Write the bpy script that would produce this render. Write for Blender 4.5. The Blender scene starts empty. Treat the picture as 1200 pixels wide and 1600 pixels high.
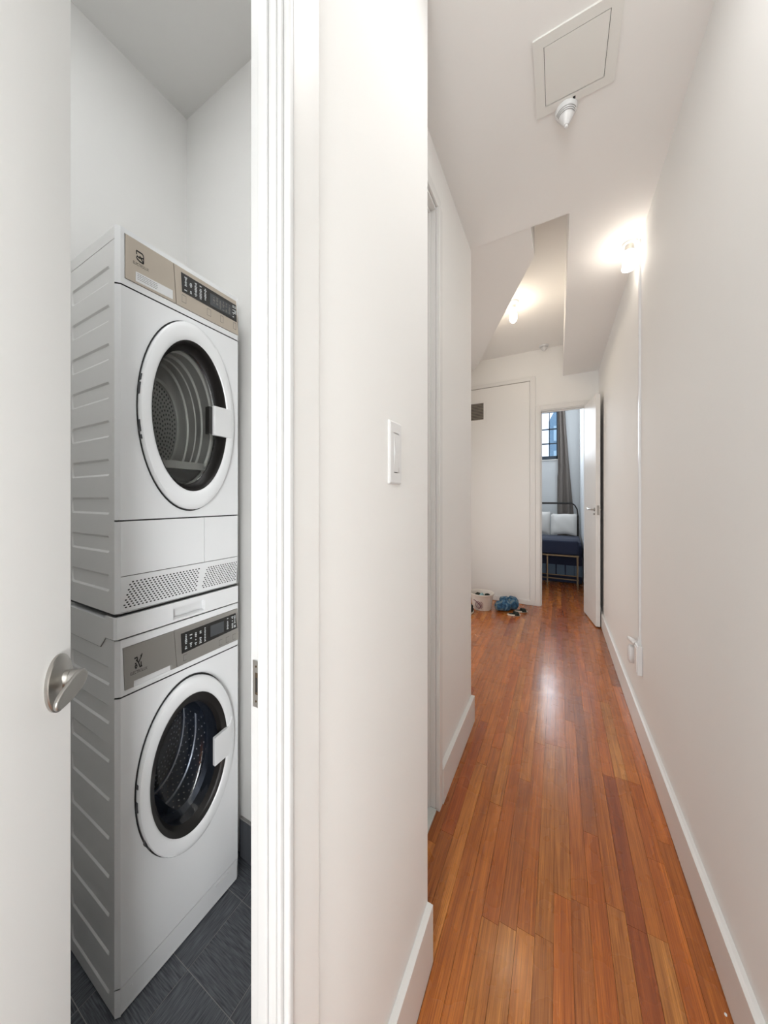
import bpy, bmesh, math, random
from mathutils import Vector
C = bpy.data.collections.new('scene'); bpy.context.scene.collection.children.link(C)
S = bpy.context.scene
PI = math.pi
random.seed(7)

# ------------------------------------------------------------------ camera
cam_d = bpy.data.cameras.new('camera'); cam = bpy.data.objects.new('camera', cam_d); C.objects.link(cam)
cam.location = (0, 0, 1.4); cam.rotation_euler = (PI/2, 0, 0.494)
cam_d.sensor_fit = 'HORIZONTAL'; cam_d.sensor_width = 36.0; cam_d.lens = 505.1/1200*36
cam_d.shift_y = -20.26/1200; cam_d.clip_start = 0.02
S.camera = cam
# ------------------------------------------------------------------ world
W = bpy.data.worlds.new('sky'); S.world = W; W.use_nodes = True
bgn = W.node_tree.nodes['Background']
bgn.inputs[0].default_value = (0.78, 0.88, 1.0, 1); bgn.inputs[1].default_value = 1.6
# ------------------------------------------------------------------ view
S.view_settings.view_transform = 'Standard'; S.view_settings.look = 'None'
S.view_settings.gamma = 1.0; S.view_settings.use_curve_mapping = False
S.view_settings.exposure = 0.34
# ------------------------------------------------------------------ large lights
def area(name, loc, rot, sx, sy, power, col, spread=PI):
    l = bpy.data.lights.new(name, 'AREA'); l.shape = 'RECTANGLE'; l.size = sx; l.size_y = sy
    l.energy = power; l.color = col; l.spread = spread
    o = bpy.data.objects.new(name, l); C.objects.link(o); o.location = loc; o.rotation_euler = rot
    return o
# unseen soft light added behind the camera, for daylight from a room there
area('living_room_daylight', (0.12, -2.3, 1.7), (PI/2, 0, 0), 1.5, 2.2, 62, (0.93, 0.98, 1.0))
# unseen light added right of the camera, aimed to brighten closet and washer
area('side_opening_daylight', (0.42, -0.50, 0.98), (PI/2, 0, math.radians(60)), 0.8, 1.9, 11.0, (0.95, 0.98, 1.0), math.radians(66))
# fill light added out of view, left in the end vestibule
area('vestibule_side_light', (-1.47, 3.35, 1.15), (PI/2, 0, -PI/2), 1.6, 2.1, 9.5, (1.0, 0.97, 0.93))
# added fill light under the hall ceiling, just above the view
area('hall_ceiling_light', (0.20, 0.75, 2.955), (0, 0, 0), 0.22, 0.22, 3.4, (0.98, 0.98, 0.98))
# invented lamp that brightens the closet, hidden above the doorway
area('closet_ceiling_light', (-0.66, 0.05, 3.08), (0, 0, 0), 0.4, 0.5, 8.0, (0.95, 0.98, 1.0))
# daylight through the bedroom window
area('bedroom_daylight', (-0.5, 7.42, 2.75), (-PI/2, 0, 0), 0.9, 1.1, 24, (0.86, 0.93, 1.0))

# ------------------------------------------------------------------ materials
def new_mat(name):
    m = bpy.data.materials.new(name); m.use_nodes = True
    return m, m.node_tree.nodes, m.node_tree.links, m.node_tree.nodes['Principled BSDF']
def mat(name, col, rough=0.5, metal=0.0, bump=0.0, bscale=80.0, coat=0.0, emit=None, estr=0.0, var=0.0, vscale=3.0, spec=None):
    m, n, l, p = new_mat(name)
    p.inputs['Base Color'].default_value = (*col, 1); p.inputs['Roughness'].default_value = rough
    p.inputs['Metallic'].default_value = metal; p.inputs['Coat Weight'].default_value = coat
    p.inputs['Coat Roughness'].default_value = 0.08
    if spec is not None: p.inputs['Specular IOR Level'].default_value = spec
    if emit: p.inputs['Emission Color'].default_value = (*emit, 1); p.inputs['Emission Strength'].default_value = estr
    tc = n.new('ShaderNodeTexCoord')
    if bump:
        t = n.new('ShaderNodeTexNoise'); t.inputs['Scale'].default_value = bscale; t.inputs['Detail'].default_value = 4
        b = n.new('ShaderNodeBump'); b.inputs['Strength'].default_value = bump; b.inputs['Distance'].default_value = 0.002
        l.new(tc.outputs['Object'], t.inputs['Vector']); l.new(t.outputs['Fac'], b.inputs['Height']); l.new(b.outputs['Normal'], p.inputs['Normal'])
    if var:
        t = n.new('ShaderNodeTexNoise'); t.inputs['Scale'].default_value = vscale; t.inputs['Detail'].default_value = 5
        r = n.new('ShaderNodeMixRGB'); r.inputs[1].default_value = (*[c*(1-var) for c in col], 1); r.inputs[2].default_value = (*[min(1, c*(1+var)) for c in col], 1)
        l.new(tc.outputs['Object'], t.inputs['Vector']); l.new(t.outputs['Fac'], r.inputs[0]); l.new(r.outputs[0], p.inputs['Base Color'])
    return m
M = {}
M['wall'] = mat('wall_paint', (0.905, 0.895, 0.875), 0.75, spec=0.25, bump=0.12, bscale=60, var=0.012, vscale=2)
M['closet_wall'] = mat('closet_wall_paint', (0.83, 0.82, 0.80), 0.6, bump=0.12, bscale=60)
M['ceiling'] = mat('ceiling_paint', (0.91, 0.90, 0.88), 0.7, bump=0.15, bscale=40, var=0.012, vscale=2)
M['jamb'] = mat('jamb_paint', (0.66, 0.66, 0.655), 0.4, spec=0.3)  # trim paint darkened to offset the strong light on the jamb
M['panel'] = mat('access_panel_paint', (0.83, 0.825, 0.79), 0.5)
M['trim'] = mat('trim_gloss_paint', (0.82, 0.81, 0.79), 0.38, spec=0.35, bump=0.06, bscale=30)
M['door'] = mat('door_paint', (0.86, 0.85, 0.83), 0.38, spec=0.35, bump=0.06, bscale=30)
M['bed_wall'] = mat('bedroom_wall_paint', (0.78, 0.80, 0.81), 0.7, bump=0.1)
M['enamel'] = mat('white_enamel', (0.88, 0.885, 0.89), 0.16, coat=0.5)
M['enamel_side'] = mat('white_enamel_side', (0.88, 0.87, 0.85), 0.28)
M['plastic'] = mat('white_plastic', (0.80, 0.80, 0.80), 0.3)
M['fascia'] = mat('champagne_metal', (0.60, 0.53, 0.45), 0.33, metal=0.75)
M['fascia_low'] = mat('grey_metal', (0.42, 0.40, 0.37), 0.35, metal=0.7)
M['dark'] = mat('dark_gap', (0.02, 0.02, 0.02), 0.6)
M['black'] = mat('black_gloss', (0.012, 0.011, 0.010), 0.12, coat=0.4)
M['ink'] = mat('black_ink', (0.015, 0.013, 0.012), 0.5)
M['greyink'] = mat('grey_ink', (0.16, 0.15, 0.14), 0.5)
M['glyph'] = mat('pale_glyph', (0.55, 0.58, 0.58), 0.5)
M['screen'] = mat('grey_screen', (0.075, 0.08, 0.085), 0.2)
M['drum_grey'] = mat('drum_grey', (0.42, 0.41, 0.39), 0.35, metal=0.3)
M['drum_rim'] = mat('drum_rim', (0.7, 0.69, 0.66), 0.25, metal=0.3)
M['drum_dark'] = mat('steel_drum', (0.20, 0.235, 0.30), 0.3, metal=0.85)
M['drum_back'] = mat('dark_drum_back', (0.07, 0.062, 0.056), 0.5, metal=0.3)
M['rubber'] = mat('dark_rubber', (0.03, 0.032, 0.036), 0.4)
M['chrome'] = mat('satin_nickel', (0.46, 0.445, 0.42), 0.3, metal=1.0)
M['brass'] = mat('aged_brass', (0.16, 0.115, 0.07), 0.4, metal=0.9)
M['iron'] = mat('black_iron', (0.025, 0.02, 0.018), 0.5)
M['grout'] = mat('grout', (0.32, 0.31, 0.30), 0.9)
M['hallseam'] = mat('floor_gap', (0.16, 0.055, 0.018), 0.8)
M['marble'] = mat('marble_saddle', (0.66, 0.69, 0.66), 0.2, var=0.06, vscale=20)
M['louver'] = mat('vent_louver', (0.26, 0.23, 0.19), 0.5)
M['bucket'] = mat('white_bucket', (0.72, 0.66, 0.60), 0.4)
M['magenta'] = mat('magenta_print', (0.16, 0.02, 0.07), 0.5)
M['teal'] = mat('teal_cloth', (0.28, 0.45, 0.47), 0.8)
M['darkcloth'] = mat('dark_cloth', (0.015, 0.022, 0.016), 0.9)
M['sole'] = mat('cream_sole', (0.74, 0.66, 0.55), 0.7)
M['navy'] = mat('navy_fabric', (0.012, 0.018, 0.045), 0.85, bump=0.3, bscale=60, var=0.2, vscale=6)
M['blanket'] = mat('slate_blanket', (0.06, 0.068, 0.10), 0.9, bump=0.3, bscale=60)
M['paleblue'] = mat('pale_blue_fabric', (0.10, 0.15, 0.21), 0.9)
M['linen'] = mat('white_linen', (0.78, 0.76, 0.73), 0.85, bump=0.4, bscale=9)
M['curtain'] = mat('taupe_curtain', (0.235, 0.205, 0.185), 0.9)
M['winframe'] = mat('slate_window_frame', (0.045, 0.065, 0.09), 0.5)
M['bulb'] = mat('lit_bulb', (1, 1, 1), 0.3, emit=(1.0, 0.86, 0.68), estr=34)
M['shade'] = mat('lit_glass_shade', (1, 1, 1), 0.3, emit=(1.0, 0.91, 0.80), estr=17)
M['facade'] = mat('far_facade', (0.13, 0.22, 0.30), 0.7, var=0.3, vscale=2)
M['facade_glass'] = mat('far_window', (0.30, 0.42, 0.5), 0.2)

def glass(name, tint, gl=0.07, rough=0.02):
    m, n, l, p = new_mat(name); n.remove(p)
    out = n['Material Output']; t = n.new('ShaderNodeBsdfTransparent'); g = n.new('ShaderNodeBsdfGlossy')
    lw = n.new('ShaderNodeLayerWeight'); lw.inputs[0].default_value = 0.5
    f = n.new('ShaderNodeMath'); f.operation = 'POWER'; f.inputs[1].default_value = 4.5; l.new(lw.outputs['Facing'], f.inputs[0])
    a = n.new('ShaderNodeMath'); a.operation = 'ADD'; a.inputs[1].default_value = 0.04 + gl; a.use_clamp = True
    mx = n.new('ShaderNodeMixShader'); t.inputs[0].default_value = (*tint, 1); g.inputs['Roughness'].default_value = rough
    l.new(f.outputs[0], a.inputs[0]); l.new(a.outputs[0], mx.inputs[0]); l.new(t.outputs[0], mx.inputs[1]); l.new(g.outputs[0], mx.inputs[2])
    l.new(mx.outputs[0], out.inputs[0]); return m
M['ring'] = mat('dark_door_ring', (0.018, 0.016, 0.015), 0.38, spec=0.3)
M['glass'] = glass('door_glass', (0.70, 0.71, 0.70), 0.0)
M['glass_dark'] = glass('washer_door_glass', (0.70, 0.74, 0.82), 0.02)
M['pane'] = glass('window_pane', (0.93, 0.96, 1.0), 0.0)
M['clear'] = glass('clear_lamp_glass', (0.9, 0.9, 0.88), 0.05)

def wood_material():
    m, n, l, p = new_mat('fir_floor_wood')
    oi = n.new('ShaderNodeObjectInfo'); geo = n.new('ShaderNodeNewGeometry')
    vm = n.new('ShaderNodeVectorMath'); vm.operation = 'SCALE'; vm.inputs[0].default_value = (37, 91, 13)
    l.new(oi.outputs['Random'], vm.inputs['Scale'])
    ad = n.new('ShaderNodeVectorMath'); ad.operation = 'ADD'; l.new(geo.outputs['Position'], ad.inputs[0]); l.new(vm.outputs[0], ad.inputs[1])
    mp = n.new('ShaderNodeMapping'); mp.inputs['Scale'].default_value = (60, 1.1, 1); l.new(ad.outputs[0], mp.inputs[0])
    # cathedral figure: warped bands across the board
    warp = n.new('ShaderNodeTexNoise'); warp.inputs['Scale'].default_value = 1.0; warp.inputs['Detail'].default_value = 3
    mp2 = n.new('ShaderNodeMapping'); mp2.inputs['Scale'].default_value = (20, 0.55, 1); l.new(ad.outputs[0], mp2.inputs[0]); l.new(mp2.outputs[0], warp.inputs[0])
    mm = n.new('ShaderNodeMath'); mm.operation = 'MULTIPLY'; mm.inputs[1].default_value = 40; l.new(warp.outputs['Fac'], mm.inputs[0])
    sn = n.new('ShaderNodeMath'); sn.operation = 'SINE'; l.new(mm.outputs[0], sn.inputs[0])
    s2 = n.new('ShaderNodeMapRange'); s2.inputs['From Min'].default_value = -1; s2.inputs['From Max'].default_value = 1; s2.inputs['To Min'].default_value = 0.84; s2.inputs['To Max'].default_value = 1.08
    l.new(sn.outputs[0], s2.inputs['Value'])
    fine = n.new('ShaderNodeTexNoise'); fine.inputs['Scale'].default_value = 7; fine.inputs['Detail'].default_value = 6; l.new(mp.outputs[0], fine.inputs[0])
    s3 = n.new('ShaderNodeMapRange'); s3.inputs['From Min'].default_value = 0.3; s3.inputs['From Max'].default_value = 0.7; s3.inputs['To Min'].default_value = 0.66; s3.inputs['To Max'].default_value = 1.22
    l.new(fine.outputs['Fac'], s3.inputs['Value'])
    blot = n.new('ShaderNodeTexNoise'); blot.inputs['Scale'].default_value = 1; blot.inputs['Detail'].default_value = 3
    mp3 = n.new('ShaderNodeMapping'); mp3.inputs['Scale'].default_value = (14, 0.9, 1); l.new(ad.outputs[0], mp3.inputs[0]); l.new(mp3.outputs[0], blot.inputs[0])
    s4 = n.new('ShaderNodeMapRange'); s4.inputs['From Min'].default_value = 0.3; s4.inputs['From Max'].default_value = 0.75; s4.inputs['To Min'].default_value = 0.80; s4.inputs['To Max'].default_value = 1.12
    l.new(blot.outputs['Fac'], s4.inputs['Value'])
    a = n.new('ShaderNodeMath'); a.operation = 'MULTIPLY'; l.new(s2.outputs[0], a.inputs[0]); l.new(s3.outputs[0], a.inputs[1])
    b = n.new('ShaderNodeMath'); b.operation = 'MULTIPLY'; l.new(a.outputs[0], b.inputs[0]); l.new(s4.outputs[0], b.inputs[1])
    # darker grain also shifts redder
    gm = n.new('ShaderNodeCombineColor')
    pg = n.new('ShaderNodeMath'); pg.operation = 'POWER'; pg.inputs[1].default_value = 1.35; l.new(b.outputs[0], pg.inputs[0])
    pb = n.new('ShaderNodeMath'); pb.operation = 'POWER'; pb.inputs[1].default_value = 1.6; l.new(b.outputs[0], pb.inputs[0])
    l.new(b.outputs[0], gm.inputs[0]); l.new(pg.outputs[0], gm.inputs[1]); l.new(pb.outputs[0], gm.inputs[2])
    mix = n.new('ShaderNodeMixRGB'); mix.blend_type = 'MULTIPLY'; mix.inputs[0].default_value = 1
    l.new(oi.outputs['Color'], mix.inputs[1]); l.new(gm.outputs[0], mix.inputs[2]); l.new(mix.outputs[0], p.inputs['Base Color'])
    p.inputs['Roughness'].default_value = 0.30; p.inputs['Coat Weight'].default_value = 0.45; p.inputs['Coat Roughness'].default_value = 0.14
    wn = n.new('ShaderNodeTexNoise'); wn.inputs['Scale'].default_value = 9; l.new(geo.outputs['Position'], wn.inputs[0])
    rr = n.new('ShaderNodeMapRange'); rr.inputs['To Min'].default_value = 0.20; rr.inputs['To Max'].default_value = 0.36; l.new(wn.outputs['Fac'], rr.inputs['Value']); l.new(rr.outputs[0], p.inputs['Roughness'])
    bp = n.new('ShaderNodeBump'); bp.inputs['Strength'].default_value = 0.06; bp.inputs['Distance'].default_value = 0.001
    l.new(b.outputs[0], bp.inputs['Height']); l.new(bp.outputs[0], p.inputs['Normal']); l.new(bp.outputs[0], p.inputs['Coat Normal'])
    return m
M['wood'] = wood_material()
def tile_material(name, sc):
    m, n, l, p = new_mat(name)
    geo = n.new('ShaderNodeNewGeometry'); oi = n.new('ShaderNodeObjectInfo')
    mp = n.new('ShaderNodeMapping'); mp.inputs['Scale'].default_value = sc; l.new(geo.outputs['Position'], mp.inputs[0])
    t = n.new('ShaderNodeTexNoise'); t.inputs['Scale'].default_value = 1; t.inputs['Detail'].default_value = 5; l.new(mp.outputs[0], t.inputs[0])
    cr = n.new('ShaderNodeValToRGB'); cr.color_ramp.elements[0].position = 0.3; cr.color_ramp.elements[1].position = 0.72
    cr.color_ramp.elements[0].color = (0.040, 0.043, 0.050, 1); cr.color_ramp.elements[1].color = (0.17, 0.18, 0.20, 1)
    l.new(t.outputs['Fac'], cr.inputs[0]); l.new(cr.outputs[0], p.inputs['Base Color']); p.inputs['Roughness'].default_value = 0.45
    return m
M['tile_a'] = tile_material('dark_tile_streaks_along', (330, 20, 1))
M['tile_b'] = tile_material('dark_tile_streaks_across', (20, 330, 1))
def denim():
    m, n, l, p = new_mat('blue_patterned_cloth')
    tc = n.new('ShaderNodeTexCoord'); t = n.new('ShaderNodeTexNoise'); t.inputs['Scale'].default_value = 16; t.inputs['Detail'].default_value = 4; t.inputs['Distortion'].default_value = 1.2
    cr = n.new('ShaderNodeValToRGB'); e = cr.color_ramp.elements
    e[0].position = 0.32; e[0].color = (0.012, 0.04, 0.09, 1); e[1].position = 0.75; e[1].color = (0.30, 0.34, 0.28, 1)
    x = e.new(0.52); x.color = (0.05, 0.15, 0.27, 1)
    l.new(tc.outputs['Object'], t.inputs['Vector']); l.new(t.outputs['Fac'], cr.inputs[0]); l.new(cr.outputs[0], p.inputs['Base Color']); p.inputs['Roughness'].default_value = 0.9
    return m
M['denim'] = denim()

# ------------------------------------------------------------------ mesh helpers
class MB:
    def __init__(s): s.v = []; s.f = []
    def box(s, x0, y0, z0, x1, y1, z1):
        i = len(s.v); s.v += [(x0,y0,z0),(x1,y0,z0),(x1,y1,z0),(x0,y1,z0),(x0,y0,z1),(x1,y0,z1),(x1,y1,z1),(x0,y1,z1)]
        s.f += [tuple(i+k for k in q) for q in ((0,3,2,1),(4,5,6,7),(0,1,5,4),(1,2,6,5),(2,3,7,6),(3,0,4,7))]; return s
    def poly(s, pts):
        i = len(s.v); s.v += [tuple(p) for p in pts]; s.f.append(tuple(range(i, i+len(pts)))); return s
    def prism(s, pts, off):   # closed prism: polygon pts (3D) extruded by vector off
        i = len(s.v); k = len(pts)
        s.v += [tuple(p) for p in pts] + [tuple(p[a]+off[a] for a in range(3)) for p in pts]
        s.f.append(tuple(range(i+k-1, i-1, -1))); s.f.append(tuple(range(i+k, i+2*k)))
        for a in range(k): b = (a+1) % k; s.f.append((i+a, i+b, i+k+b, i+k+a))
        return s
    def rings(s, rings, close0=False, close1=False, wrap=True):
        i = len(s.v); k = len(rings[0])
        for r in rings: s.v += [tuple(p) for p in r]
        for a in range(len(rings)-1):
            for b in range(k if wrap else k-1):
                c = (b+1) % k; s.f.append((i+a*k+b, i+a*k+c, i+(a+1)*k+c, i+(a+1)*k+b))
        if close0: s.f.append(tuple(i+b for b in range(k-1, -1, -1)))
        if close1: s.f.append(tuple(i+(len(rings)-1)*k+b for b in range(k)))
        return s
    def lathe(s, o, prof, n=24, kx=1.0, ky=1.0, c0=True, c1=True):   # around z at o
        rr = [[(o[0]+r*kx*math.cos(2*PI*a/n), o[1]+r*ky*math.sin(2*PI*a/n), o[2]+z) for a in range(n)] for r, z in prof]
        return s.rings(rr, c0, c1)
    def tube(s, pts, r, n=10, kz=1.0):
        pts = [Vector(p) for p in pts]; rr = []
        for i, p in enumerate(pts):
            d = (pts[min(i+1, len(pts)-1)] - pts[max(i-1, 0)]).normalized()
            u = d.cross(Vector((0,0,1))); u = u.normalized() if u.length > 1e-3 else Vector((1,0,0)); w = d.cross(u).normalized()
            q = r if not isinstance(r, (list, tuple)) else r[i]
            rr.append([tuple(p + u*q*math.cos(2*PI*a/n) + w*q*math.sin(2*PI*a/n)) for a in range(n)])
        return s.rings(rr, True, True)
    def build(s, name, m, parent=None, smooth=None, bevel=0, seg=2, kind=None, label=None, recalc=True):
        me = bpy.data.meshes.new(name); me.from_pydata(s.v, [], s.f)
        if recalc:
            b = bmesh.new(); b.from_mesh(me); bmesh.ops.recalc_face_normals(b, faces=b.faces); b.to_mesh(me); b.free()
        me.materials.append(M[m] if isinstance(m, str) else m)
        if smooth is not None:
            for p in me.polygons: p.use_smooth = True
            me.set_sharp_from_angle(angle=math.radians(smooth))
        o = bpy.data.objects.new(name, me); C.objects.link(o)
        if parent: o.parent = parent; o.matrix_parent_inverse = inv(parent)
        if bevel:
            bm_ = o.modifiers.new('bevel', 'BEVEL'); bm_.width = bevel; bm_.segments = seg; bm_.limit_method = 'ANGLE'; bm_.angle_limit = math.radians(40)
        if kind: o['kind'] = kind
        if label: o['label'] = label
        return o
def world_loc(o):
    v = Vector(o.location); p = o.parent
    while p: v = v + 0*v; p = p.parent
    return v
from mathutils import Matrix
def inv(parent):      # all geometry is written in world coordinates; empties are only translated
    return Matrix.Translation(parent['_o'] if False else parent.location).inverted() if parent.type == 'EMPTY' else Matrix.Identity(4)
def tag(o, label, cat, group=None):
    o['label'] = label; o['category'] = cat
    if group: o['group'] = group
    return o
def thing(name, loc, label, cat, group=None):
    o = bpy.data.objects.new(name, None); o.empty_display_size = 0.05; C.objects.link(o); o.location = loc
    return tag(o, label, cat, group)
def struct(o): o['kind'] = 'structure'; return o
def box(name, a, m, parent=None, **k): return MB().box(*a).build(name, m, parent, **k)

def cell(mb, rect, loop, P, inner=None):
    """flat face rect (a0,b0,a1,b1) with polygonal hole loop; P(a,b,d)->xyz. inner: list of (scale_a, scale_b, d) rings going inward; last may be capped."""
    a0, b0, a1, b1 = rect; n = len(loop)
    ca = sum(p[0] for p in loop)/n; cb = sum(p[1] for p in loop)/n
    th = [math.atan2(p[1]-cb, p[0]-ca) for p in loop] + [math.atan2(q-cb, p-ca) for p in (a0, a1) for q in (b0, b1)]
    th = sorted(set(round(t, 6) for t in th))
    def hit_poly(t):
        dx, dy = math.cos(t), math.sin(t); best = None
        for i in range(n):
            x1, y1 = loop[i][0]-ca, loop[i][1]-cb; x2, y2 = loop[(i+1) % n][0]-ca, loop[(i+1) % n][1]-cb
            den = dx*(y2-y1) - dy*(x2-x1)
            if abs(den) < 1e-12: continue
            r = (x1*(y2-y1) - y1*(x2-x1))/den; q = (x1*dy - y1*dx)/den
            if r > 0 and -1e-4 <= q <= 1+1e-4: best = r if best is None else max(best, r)
        return best
    def hit_rect(t):
        dx, dy = math.cos(t), math.sin(t); r = 1e9
        if dx > 1e-9: r = min(r, (a1-ca)/dx)
        if dx < -1e-9: r = min(r, (a0-ca)/dx)
        if dy > 1e-9: r = min(r, (b1-cb)/dy)
        if dy < -1e-9: r = min(r, (b0-cb)/dy)
        return r
    outer = []; inn = []
    for t in th:
        r = hit_rect(t); q = hit_poly(t)
        outer.append((ca+r*math.cos(t), cb+r*math.sin(t))); inn.append((ca+q*math.cos(t), cb+q*math.sin(t)))
    rr = [[P(a, b, 0) for a, b in outer], [P(a, b, 0) for a, b in inn]]
    if inner:
        for sa, sb, d in inner: rr.append([P(ca+(a-ca)-math.copysign(min(sa, abs(a-ca)), a-ca), cb+(b-cb)-math.copysign(min(sb, abs(b-cb)), b-cb), d) for a, b in inn])
        mb.rings(rr, False, True)
    else: mb.rings(rr)
def stadium(a0, b0, a1, b1, r, n=4, k=1.9):
    pts = []
    for cx, cy, s in ((a1-r, b1-r*k, 0), (a0+r, b1-r*k, 1), (a0+r, b0+r*k, 2), (a1-r, b0+r*k, 3)):
        for i in range(n+1): t = PI/2*(s+i/n); pts.append((cx+r*math.cos(t), cy+r*k*math.sin(t)))
    return pts
def ellipse(ca, cb, ra, rb, n=56): return [(ca+ra*math.cos(2*PI*i/n), cb+rb*math.sin(2*PI*i/n)) for i in range(n)]

# ================================================================== SETTING
ZC = 2.964; XR = 0.434; XNL = -0.35; XFL = -0.483; YE = 4.688; XS = 0.0546; YB = 2.0386; ZR = 3.356; ZK = 3.103
# ---- floors
sub = struct(box('floor', (-1.6, -2.4, -0.06, 0.6, 7.7, -0.006), 'hallseam'))
tones = {'mid': (0.51, 0.155, 0.025), 'tan': (0.545, 0.195, 0.038), 'light': (0.64, 0.265, 0.062), 'red': (0.4, 0.098, 0.018), 'brown': (0.43, 0.133, 0.027), 'orange': (0.54, 0.152, 0.022)}
keys = ['mid', 'mid', 'tan', 'orange', 'mid', 'brown', 'red', 'tan', 'orange']
PW = 0.0531; X0 = -0.3316
hand = {  # column: list of (y_end, tone) from the camera side
 0: [(1.9, 'mid'), (3.4, 'orange'), (5.2, 'brown'), (7.6, 'mid')],
 1: [(1.55, 'mid'), (2.9, 'tan'), (4.4, 'mid'), (7.6, 'red')],
 2: [(1.112, 'tan'), (2.3, 'orange'), (3.6, 'mid'), (5.1, 'mid'), (7.6, 'brown')],
 3: [(1.125, 'light'), (1.75, 'brown'), (2.6, 'tan'), (4.1, 'brown'), (7.6, 'mid')],
 4: [(1.138, 'tan'), (2.05, 'mid'), (3.3, 'tan'), (5.0, 'orange'), (7.6, 'red')],
 5: [(1.149, 'tan'), (2.075, 'tan'), (3.7, 'mid'), (7.6, 'brown')],
 6: [(1.30, 'orange'), (2.08, 'tan'), (3.2, 'mid'), (4.7, 'red'), (7.6, 'mid')],
 7: [(1.309, 'brown'), (2.35, 'mid'), (3.9, 'brown'), (7.6, 'red')],
 8: [(1.6, 'orange'), (2.677, 'brown'), (4.2, 'mid'), (7.6, 'brown')],
 9: [(1.35, 'tan'), (2.5, 'mid'), (4.0, 'orange'), (7.6, 'mid')],
 10: [(1.113, 'light'), (1.976, 'red'), (3.1, 'orange'), (4.8, 'mid'), (7.6, 'red')],
 11: [(1.317, 'red'), (1.987, 'mid'), (2.675, 'light'), (4.3, 'mid'), (7.6, 'brown')],
 12: [(1.325, 'light'), (1.987, 'orange'), (3.5, 'mid'), (5.3, 'mid'), (7.6, 'mid')],
 13: [(1.7, 'mid'), (2.95, 'orange'), (4.5, 'brown'), (7.6, 'mid')]}
hand[10][0] = (1.317, 'red'); hand[10][1] = (1.976, 'red'); hand[11][0] = (1.321, 'light'); hand[12][0] = (1.6, 'orange')
wood_rng = random.Random(3)
for col in range(-16, 15):
    xa = X0 + col*PW; xb = xa + PW
    if col in hand: segs = hand[col]; y = -2.35
    elif col == 14: segs = [(2.2, 'orange'), (4.6, 'mid'), (7.6, 'mid')]; y = -2.35
    else:
        y = 0.931 if col >= -3 else 2.0
        segs = []; yy = y + wood_rng.uniform(0.2, 0.9)
        while yy < 4.6: segs.append((yy, wood_rng.choice(keys))); yy += wood_rng.uniform(0.6, 1.5)
        segs.append((7.6 if col > -14 else 7.6, wood_rng.choice(keys)))
    for ye, tn in segs:
        if ye <= y: continue
        g = 0.00045
        o = MB().box(xa+g, y+g, -0.006, xb-g, ye-g, 0.0).build('plank', 'wood', sub)
        c = tones[tn]; f = wood_rng.uniform(0.93, 1.07); o.color = (c[0]*f, c[1]*f, c[2]*f, 1)
        y = ye
cf = struct(box('floor_closet', (-1.60, -0.45, -0.05, -0.405, 0.98, -0.0008), 'grout'))
for i in range(-1, 5):
    for j in range(-1, 7):
        xb_ = -0.78 - 0.19*i + 0.0; xa_ = xb_ - 0.19; yb_ = 0.757 - 0.187*j + (0.187 if j < 0 else 0)
        yb_ = 0.757 + 0.187 - 0.187*(j+1); ya_ = yb_ - 0.187; g = 0.0010
        xa_ = max(xa_, -1.5); xb_ = min(xb_, -0.405); yb_ = min(yb_, 0.86)
        if xb_ - xa_ < 0.02: continue
        MB().box(xa_+g, ya_+g, -0.0007, xb_-g, yb_-g, 0.0).build('tile', 'tile_a' if (i+j) % 2 else 'tile_b', cf)
# ---- walls (boxes with real thickness)
struct(box('wall_right', (XR, -2.4, 0, XR+0.12, 7.7, 3.45), 'wall'))
struct(box('wall_left', (-0.403, 0.345, 0, XNL, 0.9294, ZC), 'wall'))                    # between closet door and corner
b = MB(); b.box(-0.403, -2.4, 0, XNL, -0.17, ZC); b.box(-0.403, -0.17, 2.60, XNL, 0.345, ZC)
struct(b.build('wall_left_near', 'wall'))
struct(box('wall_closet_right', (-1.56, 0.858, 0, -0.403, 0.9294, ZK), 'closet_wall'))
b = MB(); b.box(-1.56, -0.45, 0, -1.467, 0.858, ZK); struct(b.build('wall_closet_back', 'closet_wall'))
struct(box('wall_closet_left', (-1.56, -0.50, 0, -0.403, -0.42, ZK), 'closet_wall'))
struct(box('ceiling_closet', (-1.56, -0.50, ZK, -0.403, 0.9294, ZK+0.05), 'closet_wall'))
b = MB(); b.box(-0.56, 1.40, 0, XFL, YB+0.016, ZC); b.box(-0.56, 0.9294, 2.72, XFL, 1.40, ZC)
struct(b.build('wall_left_far', 'wall'))
struct(box('wall_hidden', (-1.5, YB-0.1, 0, -0.56, YB+0.016, ZR), 'wall'))
struct(box('wall_vestibule_left', (-1.6, YB, 0, -1.5, YE, ZR), 'wall'))
b = MB(); b.box(-1.6, YE, 0, -0.2063, YE+0.09, 3.45); b.box(-0.2063, YE, 2.555, 0.285, YE+0.09, 3.45); b.box(0.285, YE, 0, XR, YE+0.09, 3.45)
struct(b.build('wall_end', 'wall'))
struct(box('wall_behind', (-0.8, -2.5, 0, 0.6, -2.4, ZC), 'wall'))
# ---- ceilings
struct(box('ceiling', (-0.62, -2.4, ZC, XR+0.02, YB, ZR+0.1), 'ceiling'))
struct(box('ceiling_soffit', (XS, YB, ZC, XR+0.02, YE, ZR+0.1), 'ceiling'))
struct(box('ceiling_recess', (-1.6, YB, ZR, XS, YE, ZR+0.1), 'ceiling'))
# low sloping soffit of the stairs above, cut diagonally beside the recess
lowp = [(-0.1403, YB, 2.970), (-0.1370, 2.340, 2.997), (-0.6330, 3.587, 3.110), (-0.9160, 4.320, 3.176), (-1.0930, 4.680, 3.209), (-1.5, 4.680, 3.209), (-1.5, YB, 2.970)]
b = MB(); b.rings([[p for p in lowp], [(x, y, ZR) for x, y, z in lowp]], True, True)
struct(b.build('trim_stair_soffit', 'ceiling'))
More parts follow.
